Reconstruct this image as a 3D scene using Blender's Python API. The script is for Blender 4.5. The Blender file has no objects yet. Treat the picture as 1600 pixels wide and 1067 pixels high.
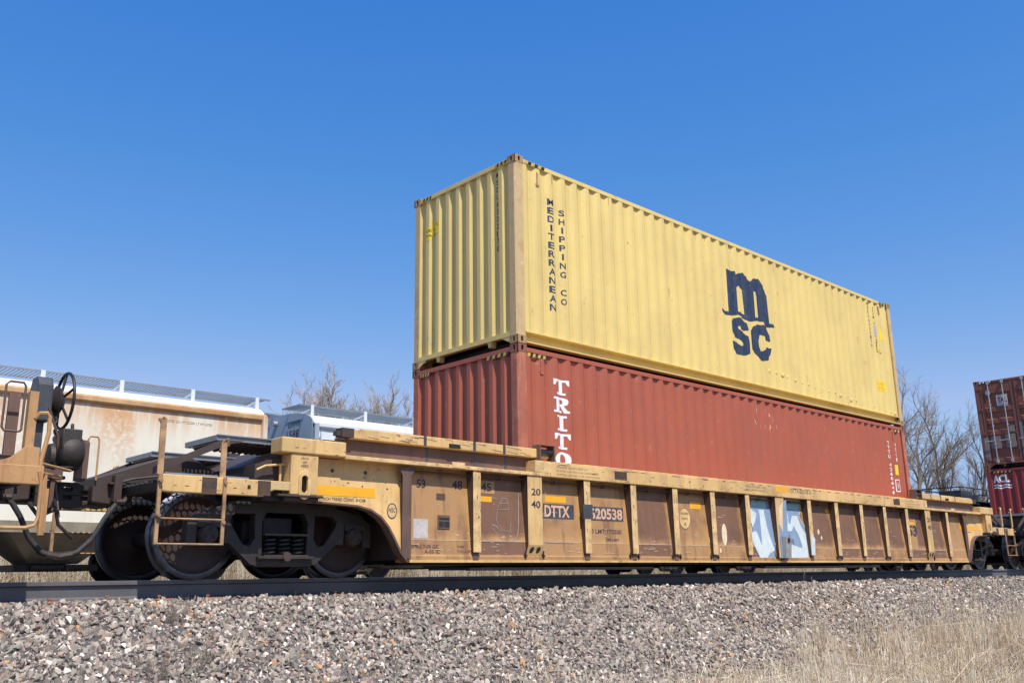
import bpy, bmesh, math, random
from mathutils import Vector, Matrix
from mathutils.geometry import tessellate_polygon
from math import radians as rad, sin, cos, pi
random.seed(7)
SC = bpy.context.scene
COL = SC.collection

# ------------------------------------------------------------------ camera
cam_d = bpy.data.cameras.new('camera'); cam = bpy.data.objects.new('camera', cam_d); COL.objects.link(cam)
SC.camera = cam
cam_d.sensor_width = 36.0; cam_d.lens = 36.0*1451.68/1600.0
cam_d.clip_start = 0.05; cam_d.clip_end = 3000
YAW, PITCH, ROLL = 0.758, 0.24939, -0.015763
_F = Vector((sin(YAW)*cos(PITCH), cos(YAW)*cos(PITCH), sin(PITCH)))
_R0 = Vector((cos(YAW), -sin(YAW), 0)); _U0 = _R0.cross(_F)
_R = _R0*cos(ROLL) + _U0*sin(ROLL); _U = -_R0*sin(ROLL) + _U0*cos(ROLL)
cam.matrix_world = Matrix(((_R.x, _U.x, -_F.x, -8.80), (_R.y, _U.y, -_F.y, -10.398), (_R.z, _U.z, -_F.z, -0.0355), (0, 0, 0, 1)))

# ------------------------------------------------------------------ daylight
SUN_EL, SUN_AZ = rad(56), rad(14)
SUN = Vector((-sin(SUN_AZ)*cos(SUN_EL), -cos(SUN_AZ)*cos(SUN_EL), sin(SUN_EL)))
sd = bpy.data.lights.new('sun', 'SUN'); so = bpy.data.objects.new('sun', sd); COL.objects.link(so)
sd.energy = 5.0; sd.angle = rad(0.5); sd.color = (1.0, 0.955, 0.88)
so.rotation_euler = SUN.to_track_quat('Z', 'Y').to_euler(); so.location = (0, 0, 40)
W = bpy.data.worlds.new('World'); SC.world = W; W.use_nodes = True
wn = W.node_tree.nodes; wl = W.node_tree.links
sky = wn.new('ShaderNodeTexSky'); sky.sky_type = 'NISHITA'; sky.sun_disc = False
sky.sun_elevation = SUN_EL; sky.sun_rotation = rad(194)
sky.altitude = 200; sky.air_density = 1.0; sky.dust_density = 0.6; sky.ozone_density = 2.2
SKYC = ((1.85, 0.0615, 0.37), (0.90, 0.149, 0.56), (0.365, 0.450, 0.93))
# the photograph's rendering of a clear sky: each channel gets its own tone curve, the same all round the dome
spx = wn.new('ShaderNodeSeparateColor'); cbx = wn.new('ShaderNodeCombineColor'); wl.new(sky.outputs[0], spx.inputs[0])
for ch, (g_, k_, mx_) in enumerate(SKYC):
    pw = wn.new('ShaderNodeMath'); pw.operation = 'POWER'; pw.inputs[1].default_value = g_; wl.new(spx.outputs[ch], pw.inputs[0])
    ml = wn.new('ShaderNodeMath'); ml.operation = 'MULTIPLY'; ml.inputs[1].default_value = k_/0.15; wl.new(pw.outputs[0], ml.inputs[0])
    mn = wn.new('ShaderNodeMath'); mn.operation = 'MINIMUM'; mn.inputs[1].default_value = mx_/0.15; wl.new(ml.outputs[0], mn.inputs[0])
    wl.new(mn.outputs[0], cbx.inputs[ch])
wl.new(cbx.outputs[0], wn['Background'].inputs[0]); wn['Background'].inputs[1].default_value = 0.15
SC.view_settings.view_transform = 'Standard'; SC.view_settings.look = 'None'
SC.view_settings.exposure = 0.0; SC.view_settings.gamma = 1.0
SC.view_settings.use_curve_mapping = False

# ------------------------------------------------------------------ mesh helpers
class MB:
    def __init__(s): s.v = []; s.f = []; s.mi = []; s.m = 0
    def add(s, vs, fs):
        b = len(s.v); s.v += [tuple(v) for v in vs]
        s.f += [tuple(b+i for i in f) for f in fs]; s.mi += [s.m]*len(fs); return s
    def box(s, x0, x1, y0, y1, z0, z1):
        return s.add([(x, y, z) for x in (x0, x1) for y in (y0, y1) for z in (z0, z1)],
                     [(0, 1, 3, 2), (4, 6, 7, 5), (0, 4, 5, 1), (2, 3, 7, 6), (0, 2, 6, 4), (1, 5, 7, 3)])
    def prism(s, loops, ax, a, b):
        """polygons with holes in the plane across axis ax, from a to b"""
        if not isinstance(loops[0][0], (tuple, list)): loops = [loops]
        P = {'y': lambda u, v, t: (u, t, v), 'x': lambda u, v, t: (t, u, v), 'z': lambda u, v, t: (u, v, t)}[ax]
        flat = [p for l in loops for p in l]; n = len(flat)
        tri = tessellate_polygon([[Vector((u, v, 0)) for u, v in l] for l in loops])
        vs = [P(u, v, a) for u, v in flat] + [P(u, v, b) for u, v in flat]
        fs = [tuple(t) for t in tri] + [tuple(i+n for i in reversed(t)) for t in tri]
        k = 0
        for l in loops:
            m = len(l)
            for i in range(m):
                p, q = k+i, k+(i+1) % m; fs.append((p, q, q+n, p+n))
            k += m
        return s.add(vs, fs)
    def flat(s, loops, ax, a):
        if not isinstance(loops[0][0], (tuple, list)): loops = [loops]
        P = {'y': lambda u, v, t: (u, t, v), 'x': lambda u, v, t: (t, u, v), 'z': lambda u, v, t: (u, v, t)}[ax]
        tri = tessellate_polygon([[Vector((u, v, 0)) for u, v in l] for l in loops])
        return s.add([P(u, v, a) for l in loops for u, v in l], [tuple(t) for t in tri])
    def tube(s, pts, r, n=8, cap=True):
        pts = [Vector(p) for p in pts]; N = len(pts)
        rs = r if isinstance(r, (list, tuple)) else [r]*N
        up = Vector((0, 0, 1)); vs = []; prev = None
        for i, p in enumerate(pts):
            d = (pts[min(i+1, N-1)] - pts[max(i-1, 0)])
            if d.length < 1e-9: d = Vector((0, 0, 1))
            d.normalize()
            if prev is None:
                a = d.cross(up)
                if a.length < 1e-3: a = d.cross(Vector((1, 0, 0)))
            else: a = prev - d*prev.dot(d)
            a.normalize(); prev = a; b = d.cross(a)
            for k in range(n):
                t = 2*pi*k/n; vs.append(p + (a*cos(t) + b*sin(t))*rs[i])
        fs = [(i*n+k, i*n+(k+1) % n, (i+1)*n+(k+1) % n, (i+1)*n+k) for i in range(N-1) for k in range(n)]
        if cap: fs += [tuple(range(n-1, -1, -1)), tuple((N-1)*n+k for k in range(n))]
        return s.add(vs, fs)
    def lathe(s, prof, c=(0, 0, 0), ax='y', n=32):
        """prof: (radius, offset along the axis); closed rings joined in order"""
        vs = []; c = Vector(c)
        for r, t in prof:
            for k in range(n):
                a = 2*pi*k/n; u, v = r*cos(a), r*sin(a)
                vs.append(c + Vector({'y': (u, t, v), 'x': (t, u, v), 'z': (u, v, t)}[ax]))
        m = len(prof)
        fs = [(i*n+k, i*n+(k+1) % n, (i+1)*n+(k+1) % n, (i+1)*n+k) for i in range(m-1) for k in range(n)]
        fs += [tuple(range(n-1, -1, -1)), tuple((m-1)*n+k for k in range(n))]
        return s.add(vs, fs)
    def mesh(s, name, mats, smooth=False):
        me = bpy.data.meshes.new(name); me.from_pydata(s.v, [], s.f)
        for m in (mats if isinstance(mats, (list, tuple)) else [mats]): me.materials.append(m)
        if any(s.mi): me.polygons.foreach_set('material_index', s.mi)
        bm = bmesh.new(); bm.from_mesh(me); bmesh.ops.recalc_face_normals(bm, faces=bm.faces)
        if smooth:
            for f in bm.faces: f.smooth = True
            for e in bm.edges:
                if len(e.link_faces) == 2 and e.calc_face_angle(0) > 0.6: e.smooth = False
        bm.to_mesh(me); bm.free(); me.update()
        return me
    def build(s, name, mats, parent=None, smooth=False, bevel=0, loc=None, label=None):
        return link(name, s.mesh(name, mats, smooth), parent, bevel, loc, label)

def link(name, me, parent=None, bevel=0, loc=None, label=None):
    o = bpy.data.objects.new(name, me); COL.objects.link(o)
    if parent is not None: o.parent = parent
    if loc is not None: o.location = loc
    if label: o['label'] = label
    if bevel:
        b = o.modifiers.new('bevel', 'BEVEL'); b.width = bevel; b.segments = 2; b.limit_method = 'ANGLE'; b.angle_limit = 0.7
    return o
def thing(name, label, cat, loc=(0, 0, 0), group=None, rz=0):
    o = bpy.data.objects.new(name, None); COL.objects.link(o); o.location = loc; o.rotation_euler = (0, 0, rz)
    o.empty_display_size = 0.1
    o['label'] = label; o['category'] = cat
    if group: o['group'] = group
    return o
def kids(o): return [c for c in bpy.data.objects if c.parent is o]
def copy_tree(o, parent=None, skip=()):
    c = o.copy(); COL.objects.link(c)
    if parent is not None: c.parent = parent
    for ch in KID.get(o.name, []):
        if ch.name.split('.')[0] not in skip: copy_tree(ch, c, skip)
    return c
KID = {}
def index_kids():
    KID.clear()
    for o in bpy.data.objects:
        if o.parent: KID.setdefault(o.parent.name, []).append(o)

# ------------------------------------------------------------------ materials
def mat(name, col, rough=0.6, var=0.12, vs=3.0, dirt=None, da=0.4, ds=1.5, streak=False, rust=None, ra=0.3, rs=9.0,
        bump=0.15, bs=60, metal=0.0, edge=None, zgrad=None):
    m = bpy.data.materials.new(name); m.use_nodes = True; N = m.node_tree.nodes; L = m.node_tree.links
    b = N['Principled BSDF']; b.inputs['Roughness'].default_value = rough; b.inputs['Metallic'].default_value = metal
    tc = N.new('ShaderNodeTexCoord'); src = tc.outputs['Object']
    def noise(scale, detail=5, stretch=None, rgh=0.6):
        t = N.new('ShaderNodeTexNoise'); t.inputs['Scale'].default_value = scale; t.inputs['Detail'].default_value = detail
        t.inputs['Roughness'].default_value = rgh
        s_ = src
        if stretch:
            mp = N.new('ShaderNodeMapping'); mp.inputs['Scale'].default_value = stretch; L.new(src, mp.inputs[0]); s_ = mp.outputs[0]
        L.new(s_, t.inputs['Vector']); return t.outputs[0]
    def ramp(s_, a, c):
        r = N.new('ShaderNodeMapRange'); r.inputs[1].default_value = a; r.inputs[2].default_value = c; r.interpolation_type = 'SMOOTHSTEP'
        L.new(s_, r.inputs[0]); return r.outputs[0]
    def mul(a, c):
        t = N.new('ShaderNodeMath'); t.operation = 'MULTIPLY'
        for i, x in enumerate((a, c)):
            if isinstance(x, (int, float)): t.inputs[i].default_value = x
            else: L.new(x, t.inputs[i])
        return t.outputs[0]
    def mix(f, a, c):
        t = N.new('ShaderNodeMix'); t.data_type = 'RGBA'
        L.new(f, t.inputs[0]) if not isinstance(f, (int, float)) else setattr(t.inputs[0], 'default_value', f)
        for i, x in ((6, a), (7, c)):
            if isinstance(x, tuple): t.inputs[i].default_value = (*x[:3], 1)
            else: L.new(x, t.inputs[i])
        return t.outputs[2]
    c = mix(ramp(noise(vs), 0.3, 0.7), tuple(x*(1-var) for x in col), tuple(min(1, x*(1+var)) for x in col))
    if edge:        # dirt film that thins out towards the edges of a plate: (colour, amount)
        sp = N.new('ShaderNodeSeparateXYZ'); L.new(tc.outputs['Generated'], sp.inputs[0])
        n1 = noise(2.2, 6)
        ad = N.new('ShaderNodeMath'); ad.operation = 'MULTIPLY_ADD'; L.new(n1, ad.inputs[0]); ad.inputs[1].default_value = 0.34; L.new(sp.outputs[0], ad.inputs[2])
        ez = N.new('ShaderNodeMath'); ez.operation = 'MULTIPLY_ADD'; L.new(n1, ez.inputs[0]); ez.inputs[1].default_value = 0.3; L.new(sp.outputs[2], ez.inputs[2])
        e = mul(mul(ramp(ad.outputs[0], 0.06, 0.26), ramp(ad.outputs[0], 1.20, 0.98)), ramp(ez.outputs[0], 0.10, 0.30))
        c = mix(mul(e, edge[1]), c, edge[0])
    if zgrad:       # stain that hangs down from height z1 and has gone by z0: (z0, z1, colour, amount)
        sp = N.new('ShaderNodeSeparateXYZ'); L.new(src, sp.inputs[0])
        g = ramp(sp.outputs[2], zgrad[0], zgrad[1])
        n1 = ramp(noise(0.8, 4, (1, 1, 0.3)), 0.36, 0.62); n2 = ramp(noise(10, 6, (1, 1, 0.10)), 0.22, 0.56)
        c = mix(mul(mul(mul(g, n1), n2), zgrad[3]), c, zgrad[2])
        n3 = ramp(noise(0.55, 3, (1, 1, 0.12)), 0.52, 0.64); n4 = ramp(noise(9, 5), 0.3, 0.6)
        c = mix(mul(mul(mul(n3, n4), ramp(sp.outputs[2], zgrad[0]-1.2, zgrad[1]-.4)), zgrad[3]*0.85), c, zgrad[2])
    if dirt: c = mix(mul(ramp(noise(ds, 8), 0.45, 0.75), da), c, dirt)
    if dirt and streak: c = mix(mul(ramp(noise(ds*5, 6, (1, 1, 0.07)), 0.5, 0.72), da*0.8), c, dirt)
    if rust: c = mix(mul(ramp(noise(rs, 9, None, 0.7), 0.60, 0.68), ra), c, rust)
    L.new(c, b.inputs['Base Color'])
    if bump:
        bp = N.new('ShaderNodeBump'); bp.inputs['Strength'].default_value = bump; bp.inputs['Distance'].default_value = 0.01
        L.new(noise(bs, 6), bp.inputs['Height']); L.new(bp.outputs[0], b.inputs['Normal'])
    return m
RUST = (0.20, 0.075, 0.03); GRIME = (0.07, 0.048, 0.035)
M = {}
M['yellow'] = mat('yellow_container_paint', (0.77, 0.575, 0.195), 0.5, 0.035, 1.2, (0.5, 0.34, 0.14), 0.34, 0.9, True, (0.35, 0.2, 0.09), 0.30, 5, 0.55, 2.2)
M['yellow_worn'] = mat('worn_yellow_paint', (0.62, 0.44, 0.21), 0.6, 0.1, 4, RUST, 0.45, 4, False, (0.75, 0.68, 0.58), 0.6, 13, 0.2, 30)
M['yellow_cast'] = mat('rusty_yellow_casting', (0.42, 0.26, 0.13), 0.7, 0.2, 12, RUST, 0.8, 9, False, (0.6, 0.5, 0.36), 0.4, 20, 0.4, 40)
M['red'] = mat('red_brown_container_paint', (0.415, 0.10, 0.050), 0.5, 0.05, 1.0, (0.28, 0.10, 0.065), 0.35, 1.1, True, (0.55, 0.30, 0.20), 0.3, 7, 0.55, 2.2)
M['red_worn'] = mat('worn_red_brown_paint', (0.42, 0.125, 0.075), 0.6, 0.12, 4, (0.6, 0.30, 0.16), 0.5, 5, True, RUST, 0.6, 12, 0.2, 30)
M['red_cast'] = mat('rusty_red_casting', (0.26, 0.10, 0.065), 0.7, 0.2, 12, RUST, 0.8, 9, False, (0.45, 0.27, 0.16), 0.4, 20, 0.4, 40)
M['brown'] = mat('brown_container_paint', (0.24, 0.075, 0.045), 0.6, 0.15, 2, (0.13, 0.06, 0.04), 0.6, 2, True, RUST, 0.5, 8, 0.1, 20)
M['maroon'] = mat('maroon_container_paint', (0.26, 0.03, 0.032), 0.5, 0.08, 2, (0.12, 0.025, 0.025), 0.4, 2, True, None, 0, 9, 0.05, 12)
M['patch'] = mat('grey_primer_patch', (0.22, 0.2, 0.19), 0.7, 0.2, 6, RUST, 0.7, 6)
M['tan'] = mat('tan_wagon_paint', (0.70, 0.455, 0.185), 0.62, 0.12, 1.6, (0.38, 0.21, 0.10), 0.6, 2.8, True, GRIME, 0.8, 10, 0.25, 35)
M['tan_bay'] = mat('tan_bay_plate', (0.60, 0.335, 0.125), 0.62, 0.16, 2, (0.17, 0.085, 0.046), 0.85, 2.0, True, (0.6, 0.45, 0.3), 0.35, 16, 0.2, 30, edge=((0.30, 0.16, 0.08), 0.5))
M['brown_bay'] = mat('grime_brown_bay_plate', (0.60, 0.33, 0.13), 0.65, 0.15, 2, (0.14, 0.07, 0.042), 0.7, 2.4, True, (0.5, 0.32, 0.18), 0.4, 14, 0.2, 30, edge=((0.17, 0.083, 0.053), 0.92))
M['tan_dark'] = mat('grimy_brown_steel', (0.15, 0.085, 0.062), 0.65, 0.2, 2, (0.09, 0.055, 0.042), 0.6, 2.2, True, (0.35, 0.2, 0.1), 0.4, 12, 0.2, 35)
M['ladder'] = mat('rusty_brown_ladder', (0.42, 0.25, 0.125), 0.65, 0.25, 6, (0.16, 0.085, 0.05), 0.8, 7, False, GRIME, 0.5, 14, 0.3, 30)
M['hazard'] = mat('dull_hazard_yellow', (0.60, 0.41, 0.05), 0.6, 0.15, 9, GRIME, 0.5, 12, bump=0)
M['tan_left'] = mat('orange_tan_blurred_paint', (0.52, 0.29, 0.12), 0.6, 0.2, 3, (0.26, 0.12, 0.06), 0.7, 3, True, GRIME, 0.5, 9, 0.25, 30)
M['tan_scuff'] = mat('scuffed_tan_post', (0.70, 0.465, 0.21), 0.7, 0.22, 7, (0.3, 0.18, 0.095), 0.6, 6, False, GRIME, 0.6, 14, 0.6, 28)
M['tan_shade'] = mat('brown_shaded_web', (0.09, 0.05, 0.031), 0.65, 0.2, 3, (0.11, 0.065, 0.045), 0.6, 3, True)  # brown with the web side's shade put into it; also used for patches
M['steel_dark'] = mat('oily_shaded_steel', (0.015, 0.012, 0.011), 0.55, 0.25, 3, (0.05, 0.035, 0.028), 0.6, 4, False, (0.14, 0.085, 0.06), 0.3, 14, 0.25, 40)  # dark steel lowered further so parts beneath the cars sink into painted shade
M['steel_brown'] = mat('brown_primed_steel', (0.062, 0.041, 0.034), 0.6, 0.2, 2, (0.07, 0.048, 0.042), 0.6, 3, False, RUST, 0.5, 12, 0.2, 30)  # primer brown dimmed to put underframe shade into the colour
M['frame'] = mat('truck_frame_steel', (0.034, 0.025, 0.021), 0.6, 0.2, 3, (0.06, 0.05, 0.045), 0.6, 4, False, RUST, 0.4, 12, 0.35, 40)  # dimmed below its sunlit tone; the truck's shade is in the colour
M['wheel'] = mat('wheel_steel', (0.055, 0.031, 0.023), 0.55, 0.2, 5, (0.05, 0.038, 0.034), 0.7, 4)  # rust tone dimmed partway to black, for the shade around the trucks
M['tread'] = mat('polished_wheel_rim', (0.10, 0.11, 0.135), 0.32, 0.15, 10, GRIME, 0.4, 9, metal=0.9, bump=0.05)
M['rubber'] = mat('black_rubber', (0.03, 0.03, 0.032), 0.7, 0.2, 4, (0.09, 0.075, 0.06), 0.5, 8)
M['chain'] = mat('galvanised_grey', (0.42, 0.43, 0.44), 0.5, 0.1, 5, RUST, 0.3, 6, metal=0.3)
M['galv'] = mat('galvanised_walkway', (0.27, 0.29, 0.31), 0.5, 0.08, 4, (0.2, 0.16, 0.13), 0.3, 3, metal=0.3)
M['graydk'] = mat('dark_grey_enamel', (0.06, 0.064, 0.072), 0.45, 0.15, 5, (0.12, 0.09, 0.07), 0.4, 5)
M['rail'] = mat('rail_web_steel', (0.115, 0.11, 0.115), 0.6, 0.15, 2, (0.13, 0.09, 0.075), 0.35, 2.5, False, (0.1, 0.07, 0.06), 0.4, 15, 0.25, 50)
M['railtop'] = mat('worn_rail_head', (0.5, 0.49, 0.48), 0.3, 0.08, 3, (0.3, 0.25, 0.22), 0.3, 3, metal=0.8, bump=0.03)
M['plate'] = mat('rusty_tie_plate', (0.33, 0.16, 0.09), 0.8, 0.2, 8, (0.5, 0.27, 0.15), 0.6, 10, False, GRIME, 0.5, 15, 0.4, 40)
M['tie'] = mat('creosoted_timber', (0.10, 0.075, 0.06), 0.85, 0.3, 6, (0.2, 0.15, 0.12), 0.5, 10, True, bump=0.7, bs=25)
M['black'] = mat('black_paint', (0.018, 0.018, 0.02), 0.5, 0.1, 5, (0.12, 0.09, 0.06), 0.3, 5)
M['ink'] = mat('faded_black_stencil', (0.035, 0.035, 0.045), 0.6, 0.1, 8, (0.3, 0.2, 0.1), 0.35, 14, bump=0)
M['navy'] = mat('navy_logo_paint', (0.022, 0.035, 0.075), 0.5, 0.12, 5, (0.10, 0.11, 0.14), 0.35, 8, bump=0)
M['white'] = mat('white_lettering', (0.82, 0.83, 0.85), 0.5, 0.04, 5, (0.5, 0.42, 0.4), 0.2, 8, bump=0)
M['letter_tan'] = mat('pinkish_tan_lettering', (0.66, 0.38, 0.24), 0.55, 0.1, 6, (0.75, 0.7, 0.66), 0.4, 14, bump=0)
M['letter_gray'] = mat('dim_grey_lettering', (0.5, 0.56, 0.72), 0.5, 0.1, 6, bump=0)
M['orange'] = mat('orange_reflective_stripe', (0.85, 0.40, 0.012), 0.4, 0.04, 6, (0.5, 0.25, 0.05), 0.3, 5, bump=0)
M['sticker'] = mat('yellow_sticker', (0.9, 0.62, 0.02), 0.45, 0.04, 6, bump=0)
M['whitebox'] = mat('dull_white_placard', (0.52, 0.47, 0.44), 0.6, 0.12, 14, (0.33, 0.26, 0.22), 0.6, 16, bump=0)
M['g_light'] = mat('pale_blue_spray_paint', (0.60, 0.68, 0.68), 0.6, 0.08, 6, (0.62, 0.58, 0.6), 0.7, 7, True, bump=0)
M['g_mid'] = mat('blue_spray_paint', (0.24, 0.33, 0.46), 0.6, 0.15, 5, (0.1, 0.18, 0.36), 0.5, 5, bump=0)
M['g_teal'] = mat('teal_spray_paint', (0.28, 0.46, 0.50), 0.6, 0.1, 5, bump=0)
M['g_cream'] = mat('cream_spray_paint', (0.75, 0.60, 0.40), 0.6, 0.08, 9, (0.6, 0.4, 0.26), 0.4, 12, bump=0)
M['scratch'] = mat('pale_scratches', (0.66, 0.5, 0.36), 0.7, 0.1, 20, bump=0)
M['edge'] = mat('grey_plate_edge', (0.36, 0.30, 0.27), 0.7, 0.15, 14, (0.2, 0.13, 0.09), 0.5, 12, bump=0)
M['chalk'] = mat('white_chalk', (0.36, 0.29, 0.27), 0.8, 0.1, 20, bump=0)
M['hop_white'] = mat('rust_streaked_white_paint', (0.80, 0.76, 0.64), 0.55, 0.04, 1, (0.50, 0.45, 0.36), 0.3, 0.8, True, None, 0, 9, 0.05, 10, zgrad=(2.9, 3.95, (0.66, 0.33, 0.125), 0.9))
M['hop_rusty'] = mat('rusted_eave', (0.55, 0.33, 0.16), 0.7, 0.2, 3, (0.42, 0.17, 0.06), 0.9, 1.2, False, (0.28, 0.11, 0.045), 0.7, 5, 0.2, 20)
M['hop_roof'] = mat('white_roof_paint', (0.78, 0.76, 0.70), 0.5, 0.04, 2, (0.5, 0.32, 0.16), 0.4, 2, False, (0.45, 0.2, 0.08), 0.5, 7, 0.05)
M['hop_new'] = mat('clean_pale_grey_paint', (0.72, 0.76, 0.80), 0.4, 0.03, 2, (0.5, 0.5, 0.5), 0.2, 2, bump=0.03)
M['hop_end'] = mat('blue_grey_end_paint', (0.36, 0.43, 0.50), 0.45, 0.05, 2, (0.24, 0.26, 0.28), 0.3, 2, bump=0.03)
M['hop_low'] = mat('dusty_cream_paint', (0.27, 0.23, 0.165), 0.7, 0.15, 2, (0.16, 0.11, 0.08), 0.6, 3, True)
M['tank'] = mat('black_tank_paint', (0.02, 0.02, 0.022), 0.4, 0.1, 3, (0.08, 0.07, 0.06), 0.4, 3)
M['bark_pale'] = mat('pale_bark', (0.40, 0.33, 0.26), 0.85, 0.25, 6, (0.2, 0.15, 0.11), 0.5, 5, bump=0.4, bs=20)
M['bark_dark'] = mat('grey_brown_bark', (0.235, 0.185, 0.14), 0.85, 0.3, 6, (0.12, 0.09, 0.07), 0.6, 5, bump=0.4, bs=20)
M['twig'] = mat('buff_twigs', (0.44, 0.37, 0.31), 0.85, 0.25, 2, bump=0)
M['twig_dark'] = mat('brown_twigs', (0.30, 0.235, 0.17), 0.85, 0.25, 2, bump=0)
M['wood'] = mat('weathered_stick', (0.17, 0.115, 0.075), 0.85, 0.3, 12, (0.35, 0.28, 0.22), 0.5, 14, bump=0.5)

def islands(name, ramp, rough=0.85, big=0.0, bigc=None, trans=0.0):
    """colour picked per instance, with a broad patchiness over the ground"""
    m = bpy.data.materials.new(name); m.use_nodes = True; N = m.node_tree.nodes; L = m.node_tree.links
    b = N['Principled BSDF']; b.inputs['Roughness'].default_value = rough
    oi = N.new('ShaderNodeObjectInfo'); cr = N.new('ShaderNodeValToRGB'); cr.color_ramp.interpolation = 'CONSTANT'
    e = cr.color_ramp.elements
    for i, (p, c) in enumerate(ramp):
        q = e[i] if i < 2 else e.new(p)
        q.position = p; q.color = (*c, 1)
    nz = N.new('ShaderNodeTexNoise'); nz.inputs['Scale'].default_value = 0.7; nz.inputs['Detail'].default_value = 3
    L.new(oi.outputs['Location'], nz.inputs['Vector'])
    md = N.new('ShaderNodeMath'); md.operation = 'MULTIPLY_ADD'; L.new(nz.outputs[0], md.inputs[0]); md.inputs[1].default_value = big
    ad = N.new('ShaderNodeMath'); ad.operation = 'SUBTRACT'; L.new(oi.outputs['Random'], ad.inputs[0]); ad.inputs[1].default_value = big*0.5
    L.new(ad.outputs[0], md.inputs[2]); L.new(md.outputs[0], cr.inputs[0])
    tc = N.new('ShaderNodeTexCoord'); n2 = N.new('ShaderNodeTexNoise'); n2.inputs['Scale'].default_value = 1.6; n2.inputs['Detail'].default_value = 4
    L.new(tc.outputs['Object'], n2.inputs['Vector'])
    mr = N.new('ShaderNodeMapRange'); mr.inputs[3].default_value = 0.78; mr.inputs[4].default_value = 1.2; L.new(n2.outputs[0], mr.inputs[0])
    mx = N.new('ShaderNodeVectorMath'); mx.operation = 'SCALE'; L.new(cr.outputs[0], mx.inputs[0]); L.new(mr.outputs[0], mx.inputs['Scale'])
    L.new(mx.outputs[0], b.inputs['Base Color'])
    return m
M['stone'] = islands('crushed_stone', [(0.0, (0.407, 0.344, 0.287)), (0.14, (0.225, 0.190, 0.159)), (0.25, (0.343, 0.259, 0.211)), (0.37, (0.294, 0.269, 0.211)),
    (0.48, (0.436, 0.366, 0.301)), (0.58, (0.218, 0.164, 0.143)), (0.67, (0.318, 0.274, 0.231)), (0.75, (0.424, 0.311, 0.231)), (0.78, (0.365, 0.282, 0.240)), (0.86, (0.590, 0.507, 0.420)), (0.92, (0.802, 0.698, 0.582)), (0.99, (0.495, 0.296, 0.157))], big=0.62)
M['straw'] = islands('dry_grass_straw', [(0.0, (0.678, 0.554, 0.373)), (0.3, (0.791, 0.678, 0.497)), (0.55, (0.542, 0.418, 0.271)), (0.75, (0.746, 0.655, 0.531)), (0.9, (0.429, 0.328, 0.215))], big=0.3)
M['straw_back'] = islands('dry_field_grass', [(0.0, (0.52, 0.44, 0.31)), (0.4, (0.62, 0.53, 0.40)), (0.8, (0.40, 0.31, 0.2))], big=0.3)
M['weed'] = mat('grey_brown_weed', (0.28, 0.22, 0.17), 0.9, 0.3, 10, bump=0)
M['plume'] = mat('pale_seed_plume', (0.72, 0.60, 0.44), 0.9, 0.1, 10, bump=0)
def ground_mat(name, a, b_, c_, s1, s2, bump):
    m = bpy.data.materials.new(name); m.use_nodes = True; N = m.node_tree.nodes; L = m.node_tree.links
    b = N['Principled BSDF']; b.inputs['Roughness'].default_value = 0.95
    tc = N.new('ShaderNodeTexCoord'); vo = N.new('ShaderNodeTexVoronoi'); vo.inputs['Scale'].default_value = s1; L.new(tc.outputs['Object'], vo.inputs['Vector'])
    nz = N.new('ShaderNodeTexNoise'); nz.inputs['Scale'].default_value = s2; nz.inputs['Detail'].default_value = 8; L.new(tc.outputs['Object'], nz.inputs['Vector'])
    cr = N.new('ShaderNodeValToRGB'); cr.color_ramp.elements[0].color = (*a, 1); cr.color_ramp.elements[1].color = (*b_, 1)
    sp = N.new('ShaderNodeSeparateColor'); L.new(vo.outputs['Color'], sp.inputs[0]); L.new(sp.outputs[0], cr.inputs[0])
    mx = N.new('ShaderNodeMix'); mx.data_type = 'RGBA'; L.new(nz.outputs[0], mx.inputs[0]); L.new(cr.outputs[0], mx.inputs[6]); mx.inputs[7].default_value = (*c_, 1)
    L.new(mx.outputs[2], b.inputs['Base Color'])
    bp = N.new('ShaderNodeBump'); bp.inputs['Strength'].default_value = bump; bp.inputs['Distance'].default_value = 0.03
    L.new(vo.outputs['Distance'], bp.inputs['Height']); L.new(bp.outputs[0], b.inputs['Normal'])
    return m
M['gravel'] = ground_mat('fine_gravel_bed', (0.06, 0.055, 0.05), (0.17, 0.155, 0.145), (0.10, 0.09, 0.085), 24, 2, 0.8)  # shade of the gaps between stones is put into this dark colour
M['soil'] = ground_mat('dry_straw_covered_soil', (0.15, 0.115, 0.08), (0.27, 0.21, 0.145), (0.19, 0.145, 0.10), 22, 1.5, 0.6)  # darkened to paint shadow between the grass and cut bounced light

# ------------------------------------------------------------------ lettering
_txt = {}
def text_verts(body, bold):
    k = (body, bold)
    if k not in _txt:
        cu = bpy.data.curves.new('lettering', 'FONT'); cu.body = body; cu.size = 1; cu.offset = bold; cu.resolution_u = 3
        ob = bpy.data.objects.new('lettering', cu)
        me = bpy.data.meshes.new_from_object(ob)
        vs = [(v.co.x, v.co.y) for v in me.vertices]; fs = [tuple(p.vertices) for p in me.polygons]
        bpy.data.objects.remove(ob); bpy.data.curves.remove(cu); bpy.data.meshes.remove(me)
        x0 = min(v[0] for v in vs); x1 = max(v[0] for v in vs); y0 = min(v[1] for v in vs); y1 = max(v[1] for v in vs)
        _txt[k] = ([((x-x0)/max(1e-6, x1-x0), (y-y0)/max(1e-6, y1-y0)) for x, y in vs], fs)
    return _txt[k]
def cut_drape(me, axis, breaks, fn):
    bm = bmesh.new(); bm.from_mesh(me)
    co = [v.co[axis] for v in bm.verts]
    if co:
        lo, hi = min(co), max(co); no = [0, 0, 0]; no[axis] = 1
        for b in breaks:
            if lo < b < hi:
                pc = [0, 0, 0]; pc[axis] = b
                bmesh.ops.bisect_plane(bm, geom=bm.verts[:]+bm.edges[:]+bm.faces[:], plane_co=pc, plane_no=no)
        for v in bm.verts: fn(v)
    bm.to_mesh(me); bm.free()
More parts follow.
